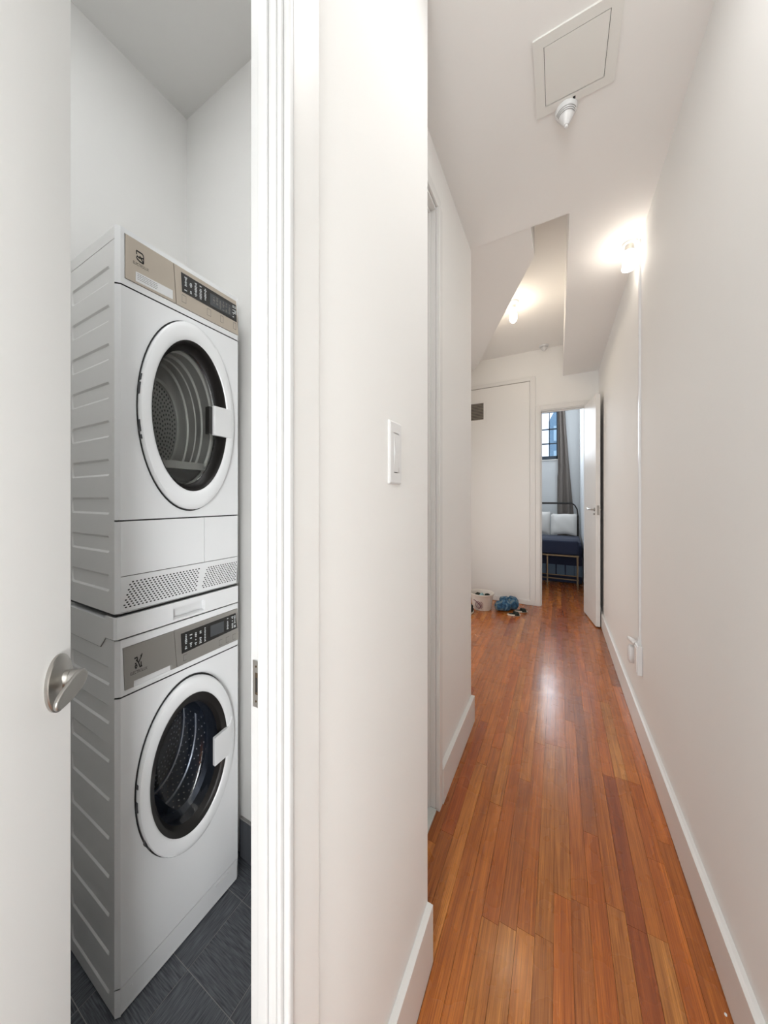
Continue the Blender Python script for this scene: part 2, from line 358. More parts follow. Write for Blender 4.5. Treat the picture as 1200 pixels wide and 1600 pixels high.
# ---- baseboards
def bboard(name, pts3, off): return struct(MB().prism(pts3, off).build(name, 'trim', bevel=0.0015))
BH = 0.176
bboard('baseboard_right', [(XR, -2.3, 0.003), (XR-0.022, -2.3, 0.003), (XR-0.022, -2.3, 0.155), (XR-0.012, -2.3, 0.158), (XR, -2.3, 0.158)], (0, 2.3+4.60, 0))
bboard('baseboard_left', [(XNL, 0.4135, 0.003), (XNL+0.0184, 0.4135, 0.003), (XNL+0.0184, 0.4135, BH), (XNL, 0.4135, BH)], (0, 0.9294-0.4135, 0))
bboard('baseboard_far', [(XFL, 1.43, 0.003), (XFL+0.022, 1.43, 0.003), (XFL+0.022, 1.43, 0.163), (XFL, 1.43, 0.163)], (0, 2.062-1.43, 0))
bboard('baseboard_end', [(-1.45, YE-0.030, 0.003), (-0.325, YE-0.030, 0.003), (-0.325, YE-0.030, 0.066), (-1.45, YE-0.030, 0.066)], (0, 0.012, 0))
struct(MB().box(-1.10, 0.848, 0.0, -0.405, 0.858, 0.146).build('baseboard_closet', 'tile_a'))
struct(MB().box(-1.10, 0.849, 0.146, -0.405, 0.858, 0.150).build('trim_grout', 'grout'))
# ---- closet doorway: jamb, stop, casing
jy = 0.33
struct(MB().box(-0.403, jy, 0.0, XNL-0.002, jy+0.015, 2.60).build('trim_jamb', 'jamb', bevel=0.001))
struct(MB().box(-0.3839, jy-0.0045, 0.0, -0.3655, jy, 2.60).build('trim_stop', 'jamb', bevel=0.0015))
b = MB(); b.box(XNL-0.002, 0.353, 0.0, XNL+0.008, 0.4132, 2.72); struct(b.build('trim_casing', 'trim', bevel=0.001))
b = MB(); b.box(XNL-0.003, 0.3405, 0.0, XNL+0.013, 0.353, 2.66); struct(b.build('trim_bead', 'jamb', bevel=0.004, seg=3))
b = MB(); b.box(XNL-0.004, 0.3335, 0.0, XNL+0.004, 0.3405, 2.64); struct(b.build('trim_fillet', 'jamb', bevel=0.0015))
struct(MB().box(-0.403, -0.17, 2.585, XNL-0.002, jy, 2.60).build('trim_head', 'trim'))
struct(MB().box(-0.395, -0.185, 0.0, XNL+0.008, -0.172, 2.60).build('trim_hinge_jamb', 'trim'))
# strike plate on the jamb
sp = thing('strike_plate', (-0.39, jy, 1.128), 'satin nickel strike plate set into the white closet door jamb', 'strike plate')
b = MB(); X_a, X_b = -0.3975, -0.3842
P = lambda a, bb, d: (a, jy-0.0012+d, bb)
cell(b, (X_a, 1.094, X_b, 1.1625), [(-0.3935, 1.112), (-0.3870, 1.112), (-0.3870, 1.145), (-0.3935, 1.145)], P)
b.build('plate', 'chrome', sp)
MB().box(-0.3935, jy-0.0006, 1.112, -0.3870, jy-0.0002, 1.145).build('latch_hole', 'brass', sp)
MB().box(-0.3918, jy-0.0009, 1.116, -0.3885, jy-0.0003, 1.137).build('latch_lip', 'dark', sp)
for z in (1.103, 1.154): MB().tube([(-0.3905, jy-0.0018, z), (-0.3905, jy-0.0010, z)], 0.0016, 10).build('screw', 'brass', sp)
# ---- bathroom doorway in the far left wall
b = MB(); b.box(-0.56, 1.385, 0.012, XFL-0.001, 1.40, 2.72); struct(b.build('trim_jamb_far', 'trim', bevel=0.001))
struct(MB().box(-0.53, 1.376, 0.012, -0.507, 1.385, 2.70).build('trim_stop_far', 'trim', bevel=0.002))
b = MB(); b.box(-0.56, 0.9294, 2.70, XFL-0.001, 1.385, 2.72); struct(b.build('trim_head_far', 'trim', bevel=0.001))
struct(MB().box(-0.53, 0.9294, 2.688, -0.507, 1.376, 2.70).build('trim_head_stop_far', 'trim', bevel=0.002))
struct(MB().box(XFL-0.001, 1.389, 0.0, XFL+0.018, 1.43, 2.712).build('trim_casing_far', 'trim', bevel=0.003))
struct(MB().box(XFL-0.001, 0.9294, 2.712, XFL+0.010, 1.43, 2.765).build('trim_casing_head_far', 'trim', bevel=0.003))
struct(box('trim_saddle', (-0.56, 0.93, 0.0, -0.4790, 1.385, 0.013), 'marble', bevel=0.002))
d4 = struct(box('door_4', (-0.558, 0.94, 0.016, -0.532, 1.384, 2.70), 'door'))
MB().box(-0.532, 1.372, 1.10, -0.5305, 1.383, 1.22).build('latch_plate', 'dark', d4)

# ---- end wall: flush closet door, vent, casings, bedroom doorway
yw = YE
cd = struct(MB().box(-1.46, yw-0.018, 0.0, -0.3300, yw-0.002, 2.953).build('door_3', 'door', bevel=0.001))
struct(MB().box(-1.46, yw-0.006, 2.953, -0.3286, yw-0.0005, 2.9585).build('trim_shadow_gap', 'hallseam'))
b = MB(); b.box(-0.3265, yw-0.022, 0.0, -0.2640, yw, 3.012); struct(b.build('trim_casing_closet', 'trim', bevel=0.002))
b = MB(); b.box(-1.46, yw-0.020, 2.960, -0.3265, yw, 3.012); struct(b.build('trim_casing_closet_head', 'trim', bevel=0.002))
b = MB(); b.box(-0.2640, yw-0.016, 0.0, -0.2063, yw, 2.6165); struct(b.build('trim_casing_bedroom', 'trim', bevel=0.003))
b = MB(); b.box(-0.2063, yw-0.016, 2.556, 0.40, yw, 2.6165); struct(b.build('trim_casing_bedroom_head', 'trim', bevel=0.003))
b = MB(); b.box(-0.2063, yw-0.002, 0.0, -0.196, yw+0.09, 2.555); struct(b.build('trim_bedroom_jamb', 'trim'))
b = MB(); b.box(-0.196, yw+0.035, 0.0, -0.186, yw+0.055, 2.545); b.box(-0.196, yw+0.035, 2.530, 0.285, yw+0.055, 2.545); struct(b.build('trim_bedroom_stop', 'trim', bevel=0.002))
b = MB(); b.box(-0.196, yw-0.002, 2.545, 0.285, yw+0.09, 2.556); struct(b.build('trim_bedroom_head', 'trim'))
b = MB(); b.box(0.300, yw-0.012, 0.0, 0.35, yw, 2.6165); struct(b.build('trim_casing_bedroom_right', 'trim'))
vg = thing('wall_vent', (-0.99, yw-0.02, 2.47), 'small return air vent with dark louvers high on the flush closet door', 'vent')
b = MB(); P = lambda a, bb, d: (a, yw-0.0235+d, bb)
cell(b, (-1.13, 2.475, -0.888, 2.772), [(-1.100, 2.519), (-0.923, 2.519), (-0.923, 2.752), (-1.100, 2.752)], P)
b.rings([[(-1.13, yw-0.0235, 2.475), (-0.888, yw-0.0235, 2.475), (-0.888, yw-0.0235, 2.772), (-1.13, yw-0.0235, 2.772)], [(-1.13, yw-0.018, 2.475), (-0.888, yw-0.018, 2.475), (-0.888, yw-0.018, 2.772), (-1.13, yw-0.018, 2.772)]])
b.build('vent_frame', 'door', vg)
MB().box(-1.100, yw-0.0190, 2.519, -0.923, yw-0.0182, 2.752).build('backing', 'dark', vg)
for k in range(11):
    z = 2.523 + k*0.021
    MB().prism([(-1.100, yw-0.0232, z), (-1.100, yw-0.0195, z+0.012), (-1.100, yw-0.0190, z+0.010), (-1.100, yw-0.0232, z-0.002)], (0.177, 0, 0)).build('slat', 'louver', vg)

# ---- open bedroom door
hx, hy = 0.285, 4.662; lx, ly = 0.3613, 4.19
ux, uy = lx-hx, ly-hy; L = math.hypot(ux, uy); ux /= L; uy /= L; px, py = -uy, ux     # p points towards the wall
if px < 0: px, py = -px, -py
def dp(d, e, z): return (hx+ux*d+px*e, hy+uy*d+py*e, z)
b = MB(); b.prism([dp(0, 0, 0.012), dp(L, 0, 0.012), dp(L, 0.043, 0.012), dp(0, 0.043, 0.012)], (0, 0, 2.532))
d2 = struct(b.build('door_2', 'door', bevel=0.0015))
b = MB(); b.prism([dp(L+0.0008, 0.010, 1.225), dp(L+0.0008, 0.034, 1.225), dp(L+0.0008, 0.034, 1.330), dp(L+0.0008, 0.010, 1.330)], (ux*0.001, uy*0.001, 0))
lp = b.build('latch_plate', 'chrome', d2)
b = MB(); b.tube([dp(L+0.001, 0.022, 1.292), dp(L+0.006, 0.022, 1.292)], 0.007, 12); b.build('latch_bolt', 'chrome', lp)
b = MB(); b.tube([dp(L+0.001, 0.022, 1.247), dp(L+0.003, 0.022, 1.247)], 0.005, 12); b.build('deadbolt', 'chrome', lp)
for sgn, e0 in ((-1, 0.0), (1, 0.043)):
    b = MB(); b.tube([dp(L-0.04, e0, 1.285), dp(L-0.04, e0+sgn*0.006, 1.285)], 0.021, 18)
    b.tube([dp(L-0.04, e0, 1.285), dp(L-0.04, e0+sgn*0.030, 1.285), dp(L-0.05, e0+sgn*0.036, 1.285), dp(L-0.15, e0+sgn*0.040, 1.283), dp(L-0.20, e0+sgn*0.036, 1.300)] if sgn < 0 else
           [dp(L-0.04, e0, 1.285), dp(L-0.04, e0+0.012, 1.285), dp(L-0.05, e0+0.018, 1.285), dp(L-0.10, e0+0.018, 1.285)], [0.009, 0.009, 0.009, 0.008, 0.006] if sgn < 0 else [0.009, 0.009, 0.009, 0.007], 12)
    b.build('lever_handle', 'chrome', d2, smooth=50)
b = MB(); b.tube([dp(L-0.04, 0, 1.235), dp(L-0.04, -0.012, 1.235)], 0.010, 14); b.build('thumb_turn', 'chrome', d2, smooth=50)

# ---- open closet door in the foreground, with its lever knob
hx1, hy1 = -0.35, -0.17; lx1, ly1 = -0.654, 0.2077
vx, vy = lx1-hx1, ly1-hy1; LD = math.hypot(vx, vy); vx /= LD; vy /= LD; nx, ny = vy, -vx
def dq(d, e, z): return (hx1+vx*d+nx*e, hy1+vy*d+ny*e, z)
d1 = struct(MB().prism([dq(0, 0, 0.012), dq(LD, 0, 0.012), dq(LD, -0.022, 0.012), dq(0, -0.022, 0.012)], (0, 0, 2.565)).build('door_1', 'door', bevel=0.001))
def disc(mb, d, z, prof, kz=1.73, n=40):   # lathe around door normal
    rr = [[dq(d+r*math.cos(2*PI*a/n), e, z+r*kz*math.sin(2*PI*a/n)) for a in range(n)] for r, e in prof]
    mb.rings(rr, True, True)
b = MB(); disc(b, 0.4595, 1.134, [(0.0235, 0.0), (0.0238, 0.0035), (0.0225, 0.0050), (0.0165, 0.0065), (0.0105, 0.0090), (0.0082, 0.0115)])
kn = b.build('rose', 'chrome', d1, smooth=30)
b = MB(); disc(b, 0.4595, 1.139, [(0.0080, 0.0100), (0.0080, 0.0165), (0.0072, 0.0168), (0.0080, 0.0172), (0.0080, 0.0285)], kz=1.55); b.build('stem', 'chrome', kn, smooth=30)
out = [(0.4592, 1.1526), (0.4650, 1.1500), (0.4700, 1.1430), (0.4702, 1.1360), (0.4660, 1.1290), (0.4570, 1.1235), (0.4409, 1.1185), (0.4260, 1.1160), (0.4160, 1.1158), (0.4118, 1.1200), (0.4112, 1.1300), (0.4200, 1.1375), (0.4328, 1.1430), (0.4470, 1.1498)]
cx_, cz_ = sum(p[0] for p in out)/len(out), sum(p[1] for p in out)/len(out)
def bl(s, e): return [dq(cx_+(p[0]-cx_)*s, e, cz_+(p[1]-cz_)*s) for p in out]
b = MB(); b.rings([bl(0.90, 0.0265), bl(1.0, 0.0275), bl(1.0, 0.0315), bl(0.94, 0.0330), bl(0.5, 0.0322)], True, True)
o = b.build('lever', 'chrome', kn, smooth=35); sm = o.modifiers.new('sub', 'SUBSURF'); sm.levels = 1; sm.render_levels = 2

# ---- bedroom shell
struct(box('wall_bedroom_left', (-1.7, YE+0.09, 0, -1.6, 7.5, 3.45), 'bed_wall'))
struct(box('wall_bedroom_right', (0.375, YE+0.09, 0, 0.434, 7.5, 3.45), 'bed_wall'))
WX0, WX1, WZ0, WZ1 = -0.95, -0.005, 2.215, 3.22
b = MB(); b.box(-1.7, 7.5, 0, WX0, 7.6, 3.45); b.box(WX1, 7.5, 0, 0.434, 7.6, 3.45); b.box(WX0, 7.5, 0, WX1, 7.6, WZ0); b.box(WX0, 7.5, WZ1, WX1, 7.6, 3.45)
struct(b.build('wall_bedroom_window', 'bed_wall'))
struct(box('ceiling_bedroom', (-1.7, YE+0.09, 3.40, 0.434, 7.6, 3.45), 'ceiling'))
win = struct(box('window_1', (WX0, 7.53, WZ0, WX1, 7.56, WZ0+0.075), 'winframe'))
for a in ((WX0, 7.53, WZ1-0.03, WX1, 7.56, WZ1), (WX0, 7.53, WZ0, WX0+0.03, 7.56, WZ1), (WX1-0.024, 7.53, WZ0, WX1, 7.56, WZ1)): box('frame_bar', a, 'winframe', win)
for x in (-0.157, -0.31, -0.47, -0.62, -0.78): box('muntin', (x-0.007, 7.535, WZ0, x+0.007, 7.555, WZ1), 'winframe', win)
for z in (2.547, 2.846): box('muntin', (WX0, 7.535, z-0.013, WX1, 7.555, z+0.013), 'winframe', win)
box('pane', (WX0, 7.543, WZ0, WX1, 7.547, WZ1), 'pane', win)
struct(box('trim_sill', (WX0, 7.475, WZ0-0.022, WX1+0.01, 7.53, WZ0), 'trim'))
b = MB(); b.prism([(-0.25, 11.0, -1.0), (1.6, 11.0, -1.0), (1.6, 11.0, 4.9), (-0.02, 11.0, 4.35), (-0.10, 11.0, 4.05), (-0.25, 11.0, 3.75)], (0, 1.0, 0))
fac = tag(b.build('far_building', 'facade'), 'dark blue-grey building seen through the right of the bedroom window', 'building')
for i in range(3):
    for j in range(4):
        MB().box(-0.12+i*0.42, 10.97, 0.9+j*0.75, 0.05+i*0.42, 11.0, 1.35+j*0.75).build('window', 'facade_glass', fac)

# ================================================================== APPLIANCES
XW = -1.0364; YA, YBB = 0.42, 0.8003; XB = -1.345
def A(Y, z, x=0.0):     # photo-plane coordinates -> true coordinates at stand-off x
    f = (1.0364-x)/1.0364; return (Y*f, 1.4+(z-1.4)*f)
def front(a, bb, d): return (XW+d, a, bb)
def fq(mb, q, x0, x1):  # prism from quad/polygon [(y,z)] between stand-offs x0 and x1
    mb.prism([(XW+x0, y, z) for y, z in q], (x1-x0, 0, 0)); return mb
def fbox(name, y0, z0, y1, z1, x0, x1, m, parent, **k): return box(name, (XW+x0, y0, z0, XW+x1, y1, z1), m, parent, **k)
CH = 0.010
def shell(parent, z0, z1, slots, sh, name='cabinet'):
    mb = MB(); PS = lambda a, bb, d: (a, YA+d, bb)
    xs0, xs1 = XB, XW-CH
    zc = z0
    for (zb, zt) in slots:
        lo, hi = zb-0.012, zt+0.012
        if lo > zc: mb.poly([(xs0, YA, zc), (xs1, YA, zc), (xs1, YA, lo), (xs0, YA, lo)])
        cell(mb, (xs0, lo, xs1, hi), stadium(-1.318, zb, -1.0725, zt, 0.010), PS, [(0.0028, 0.0055, 0.0030)])
        zc = hi
    mb.poly([(xs0, YA, zc), (xs1, YA, zc), (xs1, YA, z1), (xs0, YA, z1)])
    mb.poly([(xs0, YBB, z0), (xs1, YBB, z0), (xs1, YBB, z1), (xs0, YBB, z1)])
    mb.poly([(xs0, YA, z0), (xs0, YBB, z0), (xs0, YBB, z1), (xs0, YA, z1)])
    for z in (z0, z1): mb.poly([(xs0, YA, z), (xs0, YBB, z), (xs1, YBB, z), (XW-0.003, YBB-CH, z), (XW-0.003, YA+CH, z), (xs1, YA, z)])
    return mb.build(name, 'enamel_side', parent, recalc=False)
def chamfers(mb, z0, z1):
    mb.poly([(XW-CH, YA, z0), (XW, YA+CH, z0), (XW, YA+CH, z1), (XW-CH, YA, z1)])
    mb.poly([(XW-CH, YBB, z0), (XW, YBB-CH, z0), (XW, YBB-CH, z1), (XW-CH, YBB, z1)])
YL, YR = YA+CH, YBB-CH
def door_lathe(mb, yc, zc, k, prof, n=72, c1=False):
    mb.rings([[(XW+x, yc+r*math.cos(2*PI*a/n), zc+r*k*math.sin(2*PI*a/n)) for a in range(n)] for r, x in prof], False, c1)
def add_text(txt, y, z, size, x, m, parent, kz=1.75, name='lettering'):
    cu = bpy.data.curves.new('t', 'FONT'); cu.body = txt; cu.size = size; cu.align_x = 'CENTER'; cu.align_y = 'CENTER'; cu.extrude = 0.0
    t = bpy.data.objects.new('t', cu); C.objects.link(t)
    dg = bpy.context.evaluated_depsgraph_get(); me = bpy.data.meshes.new_from_object(t.evaluated_get(dg))
    bpy.data.objects.remove(t)
    for v in me.vertices:
        a, bb = v.co.x, v.co.y; v.co = (XW+x, y+a, z+bb*kz)
    me.materials.clear(); me.materials.append(M[m]); me.name = name
    o = bpy.data.objects.new(name, me); C.objects.link(o); o.parent = parent; o.matrix_parent_inverse = inv(parent)
    return o
def strokes(name, lines, x, m, parent, w=0.0012):
    mb = MB()
    for (y1, z1, y2, z2) in lines:
        d = Vector((0, y2-y1, (z2-z1)/1.9)); d.normalize(); nn = (-d.z, d.y)
        q = [(y1+nn[0]*w, z1+nn[1]*w*1.9), (y2+nn[0]*w, z2+nn[1]*w*1.9), (y2-nn[0]*w, z2-nn[1]*w*1.9), (y1-nn[0]*w, z1-nn[1]*w*1.9)]
        fq(mb, q, x, x+0.0003)
    return mb.build(name, m, parent)
def glyphs(parent, y0, y1, z0, z1, x, slope=0.0, seed=1, cols=5, rows=3, m='glyph', name='symbol'):
    rg = random.Random(seed); mb = MB()
    for i in range(cols):
        for j in range(rows*3):
            if rg.random() < 0.25: continue
            y = y0+(y1-y0)*(i+0.5)/cols; z = z0+(z1-z0)*(j+0.5)/(rows*3); w = rg.uniform(0.0015, 0.0042)
            mb.box(XW+x, y-w, z-0.0016, XW+x+0.0002, y+w, z+0.0016)
    return mb.build(name, m, parent, kind='stuff')

# ---------------------------------------------------------------- tumble dryer
dr = thing('tumble_dryer', (XW-0.15, 0.61, 1.0895), 'white compact tumble dryer with champagne control strip, stacked on the washing machine', 'dryer')
bots = [1.1472+0.1053*k for k in range(9)]
shell(dr, 1.0895, 2.098, [(z, z+0.047) for z in bots], 'd')
# lid band on top
b = MB(); b.box(XB, YA, 2.100, XW-CH, YBB, 2.133); b.prism([(XW-CH, YA, 2.100), (XW-0.003, YA+CH, 2.100), (XW-0.003, YBB-CH, 2.100), (XW-CH, YBB, 2.100)], (0, 0, 0.033)); b.build('lid', 'enamel_side', dr)
box('lid_gap', (XB+0.002, YA+0.002, 2.097, XW-CH-0.004, YBB-0.002, 2.101), 'dark', dr)
# control panel frame with opening for the fascia
b = MB(); cell(b, (YL, 1.982, YR, 2.136), [(0.4385, 2.0000), (0.7935, 2.0000), (0.7835, 2.1225), (0.4385, 2.1225)], front, [(0.0, 0.0, -0.003)]); chamfers(b, 1.982, 2.136)
cpn = b.build('control_panel', 'enamel', dr)
b = MB(); fq(b, [(0.440, 2.001), (0.5725, 2.001), (0.5640, 2.1215), (0.440, 2.1215)], -0.003, 0.0022); f1 = b.build('fascia', 'fascia', dr, bevel=0.0008)
b = MB(); fq(b, [(0.5740, 2.001), (0.7928, 2.001), (0.7830, 2.1215), (0.5655, 2.1215)], -0.003, 0.0022); f2 = b.build('fascia', 'fascia', dr, bevel=0.0008)
# emblem: square with curled strokes
Y1, Y2, Z1, Z2 = 0.4655, 0.4835, 2.066, 2.0925
strokes('emblem', [(Y1, Z2, Y2-0.003, Z2-0.001), (Y2-0.003, Z2-0.001, Y2, Z2-0.006), (Y2, Z2-0.006, Y2, Z1), (Y1, Z2, Y1+0.001, Z2-0.010), (Y1+0.001, Z1+0.010, Y1+0.001, Z1+0.005), (Y1+0.001, Z1+0.005, Y1+0.010, Z1), (Y1+0.008, Z1+0.0005, Y2, Z1), (Y1+0.001, Z1+0.012, Y1+0.008, Z1+0.010), (Y1+0.008, Z1+0.016, Y1+0.012, Z1+0.010), (Y1+0.012, Z1+0.010, Y2, Z1+0.001), (Y1+0.008, Z1+0.011, Y2, Z1+0.014)], 0.0023, 'ink', f1, w=0.0011)
add_text('ELECTROLUX', 0.4770, 2.0553, 0.0064, 0.0024, 'ink', f1)
# paper notice
b = MB(); fq(b, [(0.4640, 2.0065), (0.5625, 2.0085), (0.5620, 2.0355), (0.4640, 2.0335)], 0.0023, 0.0027); st = b.build('sticker', 'plastic', f1, label='white paper notice with small print')
b = MB()
rg = random.Random(5)
for r in range(4):
    y = 0.468
    while y < 0.515:
        w = rg.uniform(0.002, 0.006); b.box(XW+0.0027, y, 2.0285-0.0048*r, XW+0.0029, y+w, 2.0297-0.0048*r); y += w+0.001
b.build('small_print', 'greyink', st, kind='stuff')
b = MB(); fq(b, [(0.5900, 2.0480), (0.7850, 2.0455), (0.7815, 2.1060), (0.5865, 2.1075)], 0.0022, 0.0030); ds = b.build('display', 'black', f2)
glyphs(ds, 0.593, 0.673, 2.055, 2.100, 0.0031, seed=2, cols=5)
fbox('screen', 0.682, 2.056, 0.764, 2.096, 0.0030, 0.0032, 'screen', ds)
glyphs(ds, 0.690, 0.760, 2.060, 2.092, 0.0033, seed=4, cols=6, m='greyink', name='readout')
glyphs(ds, 0.766, 0.782, 2.056, 2.100, 0.0031, seed=9, cols=2)
for k, y in enumerate((0.596, 0.6785, 0.7257, 0.7764)):
    w = 0.0065 if k < 2 else 0.0055
    strokes('button_outline', [(y-w, 2.017, y-w, 2.039), (y+w, 2.017, y+w, 2.039), (y-w, 2.039, y+w, 2.039), (y-w, 2.017, y+w, 2.017)], 0.0023, 'greyink', f2, w=0.0003)
# main front panel with door opening
b = MB(); DY, DZ, DK = 0.6155, 1.662, 2.0
cell(b, (YL, 1.343, YR, 1.978), ellipse(DY, DZ, 0.128, 0.256), front); chamfers(b, 1.343, 1.978)
b.build('front_panel', 'enamel', dr, recalc=False)
for z in (1.980, 1.341): fbox('seam', YL, z-0.006, YR, z+0.006, -0.006, -0.004, 'dark', dr)  # dark strips behind the panel joints paint the shade of the gaps
dd = MB(); door_lathe(dd, DY, DZ, DK, [(0.1455, 0.0), (0.1475, 0.004), (0.1475, 0.014), (0.1450, 0.0195), (0.1380, 0.0225), (0.1260, 0.0225), (0.1205, 0.0205), (0.1185, 0.0175)])
dd = dd.build('door', 'enamel', dr, smooth=40)
b = MB(); door_lathe(b, DY, DZ, 2.0, [(0.1185, 0.0185), (0.1165, 0.0170), (0.1145, 0.0), (0.1125, -0.0200), (0.1070, -0.0260)]); b.build('door_ring', 'ring', dd, smooth=60)
b = MB(); door_lathe(b, DY, DZ, 2.0, [(0.1500, 0.0015), (0.1440, 0.0015)]); b.build('door_shadow_gap', 'dark', dd)
b = MB(); door_lathe(b, DY, DZ, 2.0, [(0.1070, -0.0260), (0.1050, -0.0300), (0.0960, -0.0330), (0.07, -0.0350), (0.03, -0.0360), (0.001, -0.0360)]); b.build('door_glass', 'glass', dd, smooth=60)
# black lower band of the window with the pale lip above it
seg = [(DY+0.104*math.cos(t), DZ+0.208*math.sin(t)) for t in [PI+0.92+i*(PI-1.84)/20 for i in range(21)]]
b = MB(); fq(b, seg, -0.0415, -0.0390); b.build('filter_cover', 'black', dd)
zl = seg[0][1]; b = MB(); fq(b, [(seg[0][0]-0.012, zl+0.002), (seg[-1][0]+0.012, zl+0.002), (seg[-1][0]+0.005, zl+0.026), (seg[0][0]-0.005, zl+0.026)], -0.060, -0.0395); b.build('filter_lip', 'drum_grey', dd)
# handle and its dark finger pocket
ya, za = A(0.6994, 1.7201, 0.026); yb, zb = A(0.7544, 1.6190, 0.026)
b = MB(); b.box(XW+0.014, ya, zb, XW+0.026, yb+0.012, za); b.build('door_handle', 'plastic', dd, bevel=0.0015)
b = MB(); b.box(XW-0.004, ya-0.012, zb+0.004, XW+0.016, yb, za-0.004); b.build('finger_pocket', 'black', dd)
for z, w in ((1.742, 0.009), (1.710, 0.0165), (1.606, 0.0165), (1.575, 0.006)):
    q = math.sqrt(max(0, 1-((z-DZ)/0.295)**2)); y = DY-0.1475*q
    b = MB(); b.box(XW+0.003, y-0.0012, z-w, XW+0.014, y+0.004, z+w); b.build('hinge', 'rubber', dd)
# drum behind the glass
b = MB(); door_lathe(b, DY, DZ, 1.95, [(0.1130, -0.045), (0.1160, -0.060), (0.1160, -0.115), (0.1130, -0.120), (0.1130, -0.150), (0.1160, -0.155), (0.1160, -0.22)]); drm = b.build('drum', 'drum_grey', dr, smooth=30)
for x in (-0.062, -0.118, -0.153, -0.205):
    b = MB(); door_lathe(b, DY, DZ, 1.95, [(0.1160, x+0.003), (0.1105, x), (0.1160, x-0.003)]); b.build('drum_rib', 'drum_rim', drm, smooth=60)
b = MB(); door_lathe(b, DY, DZ, 1.95, [(0.1160, -0.22), (0.001, -0.22)]); bp = b.build('back_plate', 'drum_grey', drm)
b = MB(); door_lathe(b, DY, DZ, 1.95, [(0.0900, -0.2195), (0.0880, -0.2150), (0.0810, -0.2150), (0.0790, -0.2195)]); b.build('plate_rim', 'drum_rim', bp, smooth=40)
b = MB()
for r in range(1, 10):
    for a in range(r*6):
        t = 2*PI*a/(r*6)+r*0.4; y, z = DY+0.0083*r*math.cos(t), DZ+0.0083*r*1.95*math.sin(t)
        b.box(XW-0.2195, y-0.0019, z-0.0036, XW-0.2188, y+0.0019, z+0.0036)
b.build('perforations', 'rubber', bp, kind='stuff')
# lower covers and grille panel
fbox('lower_cover', YL, 1.1905, 0.6635, 1.339, -0.004, 0.0, 'enamel', dr, bevel=0.0008)
fbox('lower_cover', 0.6650, 1.1905, YR, 1.339, -0.004, 0.0, 'enamel', dr, bevel=0.0008)
for y_, q_ in ((YA, YA+CH), (YBB, YBB-CH)): MB().poly([(XW-CH, y_, 1.0915), (XW, q_, 1.0915), (XW, q_, 1.339), (XW-CH, y_, 1.339)]).build('corner_strip', 'enamel', dr)
fbox('seam', YL, 1.186, YR, 1.1935, -0.006, -0.0045, 'greyink', dr)
b = MB(); b.prism([(XW, YL, 1.1885), (XW-0.004, YL, 1.1885), (XW-0.010, YL, 1.0915), (XW-0.006, YL, 1.0915)], (0, YR-YL, 0)); gp = b.build('grille_panel', 'enamel', dr)
def holes(y0t, y1t, y0b, y1b, zt, zb, rows, cols):
    mb = MB()
    for j in range(rows):
        f = (j+0.5)/rows; z = zt+(zb-zt)*f; ya_, yb_ = y0t+(y0b-y0t)*f, y1t+(y1b-y1t)*f
        xo = -0.006*(1.1885-z)/0.097 + 0.0002
        for i in range(cols):
            y = ya_+(yb_-ya_)*(i+(0.25 if j % 2 else 0.75))/cols; w = (yb_-ya_)/cols*0.30; h = (zt-zb)/rows*0.27
            c = [(y-w, z), (y-w*0.5, z+h), (y+w*0.5, z+h), (y+w, z), (y+w*0.5, z-h), (y-w*0.5, z-h)]
            mb.prism([(XW+xo, p, q) for p, q in c], (0.0003, 0, 0))
    return mb
holes(0.4523, 0.6488, 0.4357, 0.6400, 1.1745, 1.1000, 11, 20).build('vent_holes', 'dark', gp, kind='stuff')
holes(0.6735, 0.7880, 0.6560, 0.7850, 1.1725, 1.1020, 11, 13).build('vent_holes', 'dark', gp, kind='stuff')
box('underside_gap', (XB+0.01, YA+0.004, 1.0815, XW-0.012, YBB-0.004, 1.0895), 'dark', dr)

# ---------------------------------------------------------------- stacking kit
kit = thing('stacking_shelf', (XW-0.15, 0.61, 1.02), 'white stacking shelf with hand recess between dryer and washing machine', 'stacking kit')
b = MB(); sy = YA-0.003
side = [(XB, sy, 0.990), (-1.1225, sy, 0.990), (-1.0923, sy, 1.021), (XW-0.008, sy, 1.0225), (XW-0.008, sy, 1.0815), (-1.0890, sy, 1.0815), (-1.096, sy, 1.0712), (XB, sy, 1.0712)]
b.prism(side, (0, 0.003, 0)); b.build('side_skirt', 'enamel_side', kit)
b = MB(); sy2 = YA-0.0008; lo = side[:4]
for p_, q_ in zip(lo, lo[1:]): b.prism([(p_[0], sy2, p_[2]-0.0028), (q_[0], sy2, q_[2]-0.0028), (q_[0], sy2, q_[2]+0.001), (p_[0], sy2, p_[2]+0.001)], (0, 0.0006, 0))
b.build('skirt_shadow_line', 'greyink', kit, kind='stuff')
b = MB(); b.box(XB, YA, 1.0225, XW-0.016, YBB, 1.0712); b.build('tray', 'plastic', kit)
b = MB(); P = front
cell(b, (YA+0.002, 1.0225, 0.792, 1.0815), [(0.5655, 1.0275), (0.6652, 1.0285), (0.6652, 1.0665), (0.5655, 1.0625)], P, [(0.001, 0.001, -0.028)])
b.rings([[front(YA+0.002, 1.0225, 0), front(0.792, 1.0225, 0), front(0.792, 1.0815, 0), front(YA+0.002, 1.0815, 0)], [front(YA-0.003, 1.0225, -0.008), front(0.797, 1.0225, -0.008), front(0.797, 1.0815, -0.008), front(YA-0.003, 1.0815, -0.008)]])
b.build('front_strip', 'enamel', kit, recalc=False)
b = MB(); b.prism([(XW-0.0005, 0.5655, 1.0225), (XW-0.0005, 0.5655, 1.0295), (XW-0.012, 0.5655, 1.034), (XW-0.012, 0.5655, 1.0225)], (0, 0.0997, 0)); b.build('recess_lip', 'plastic', kit)

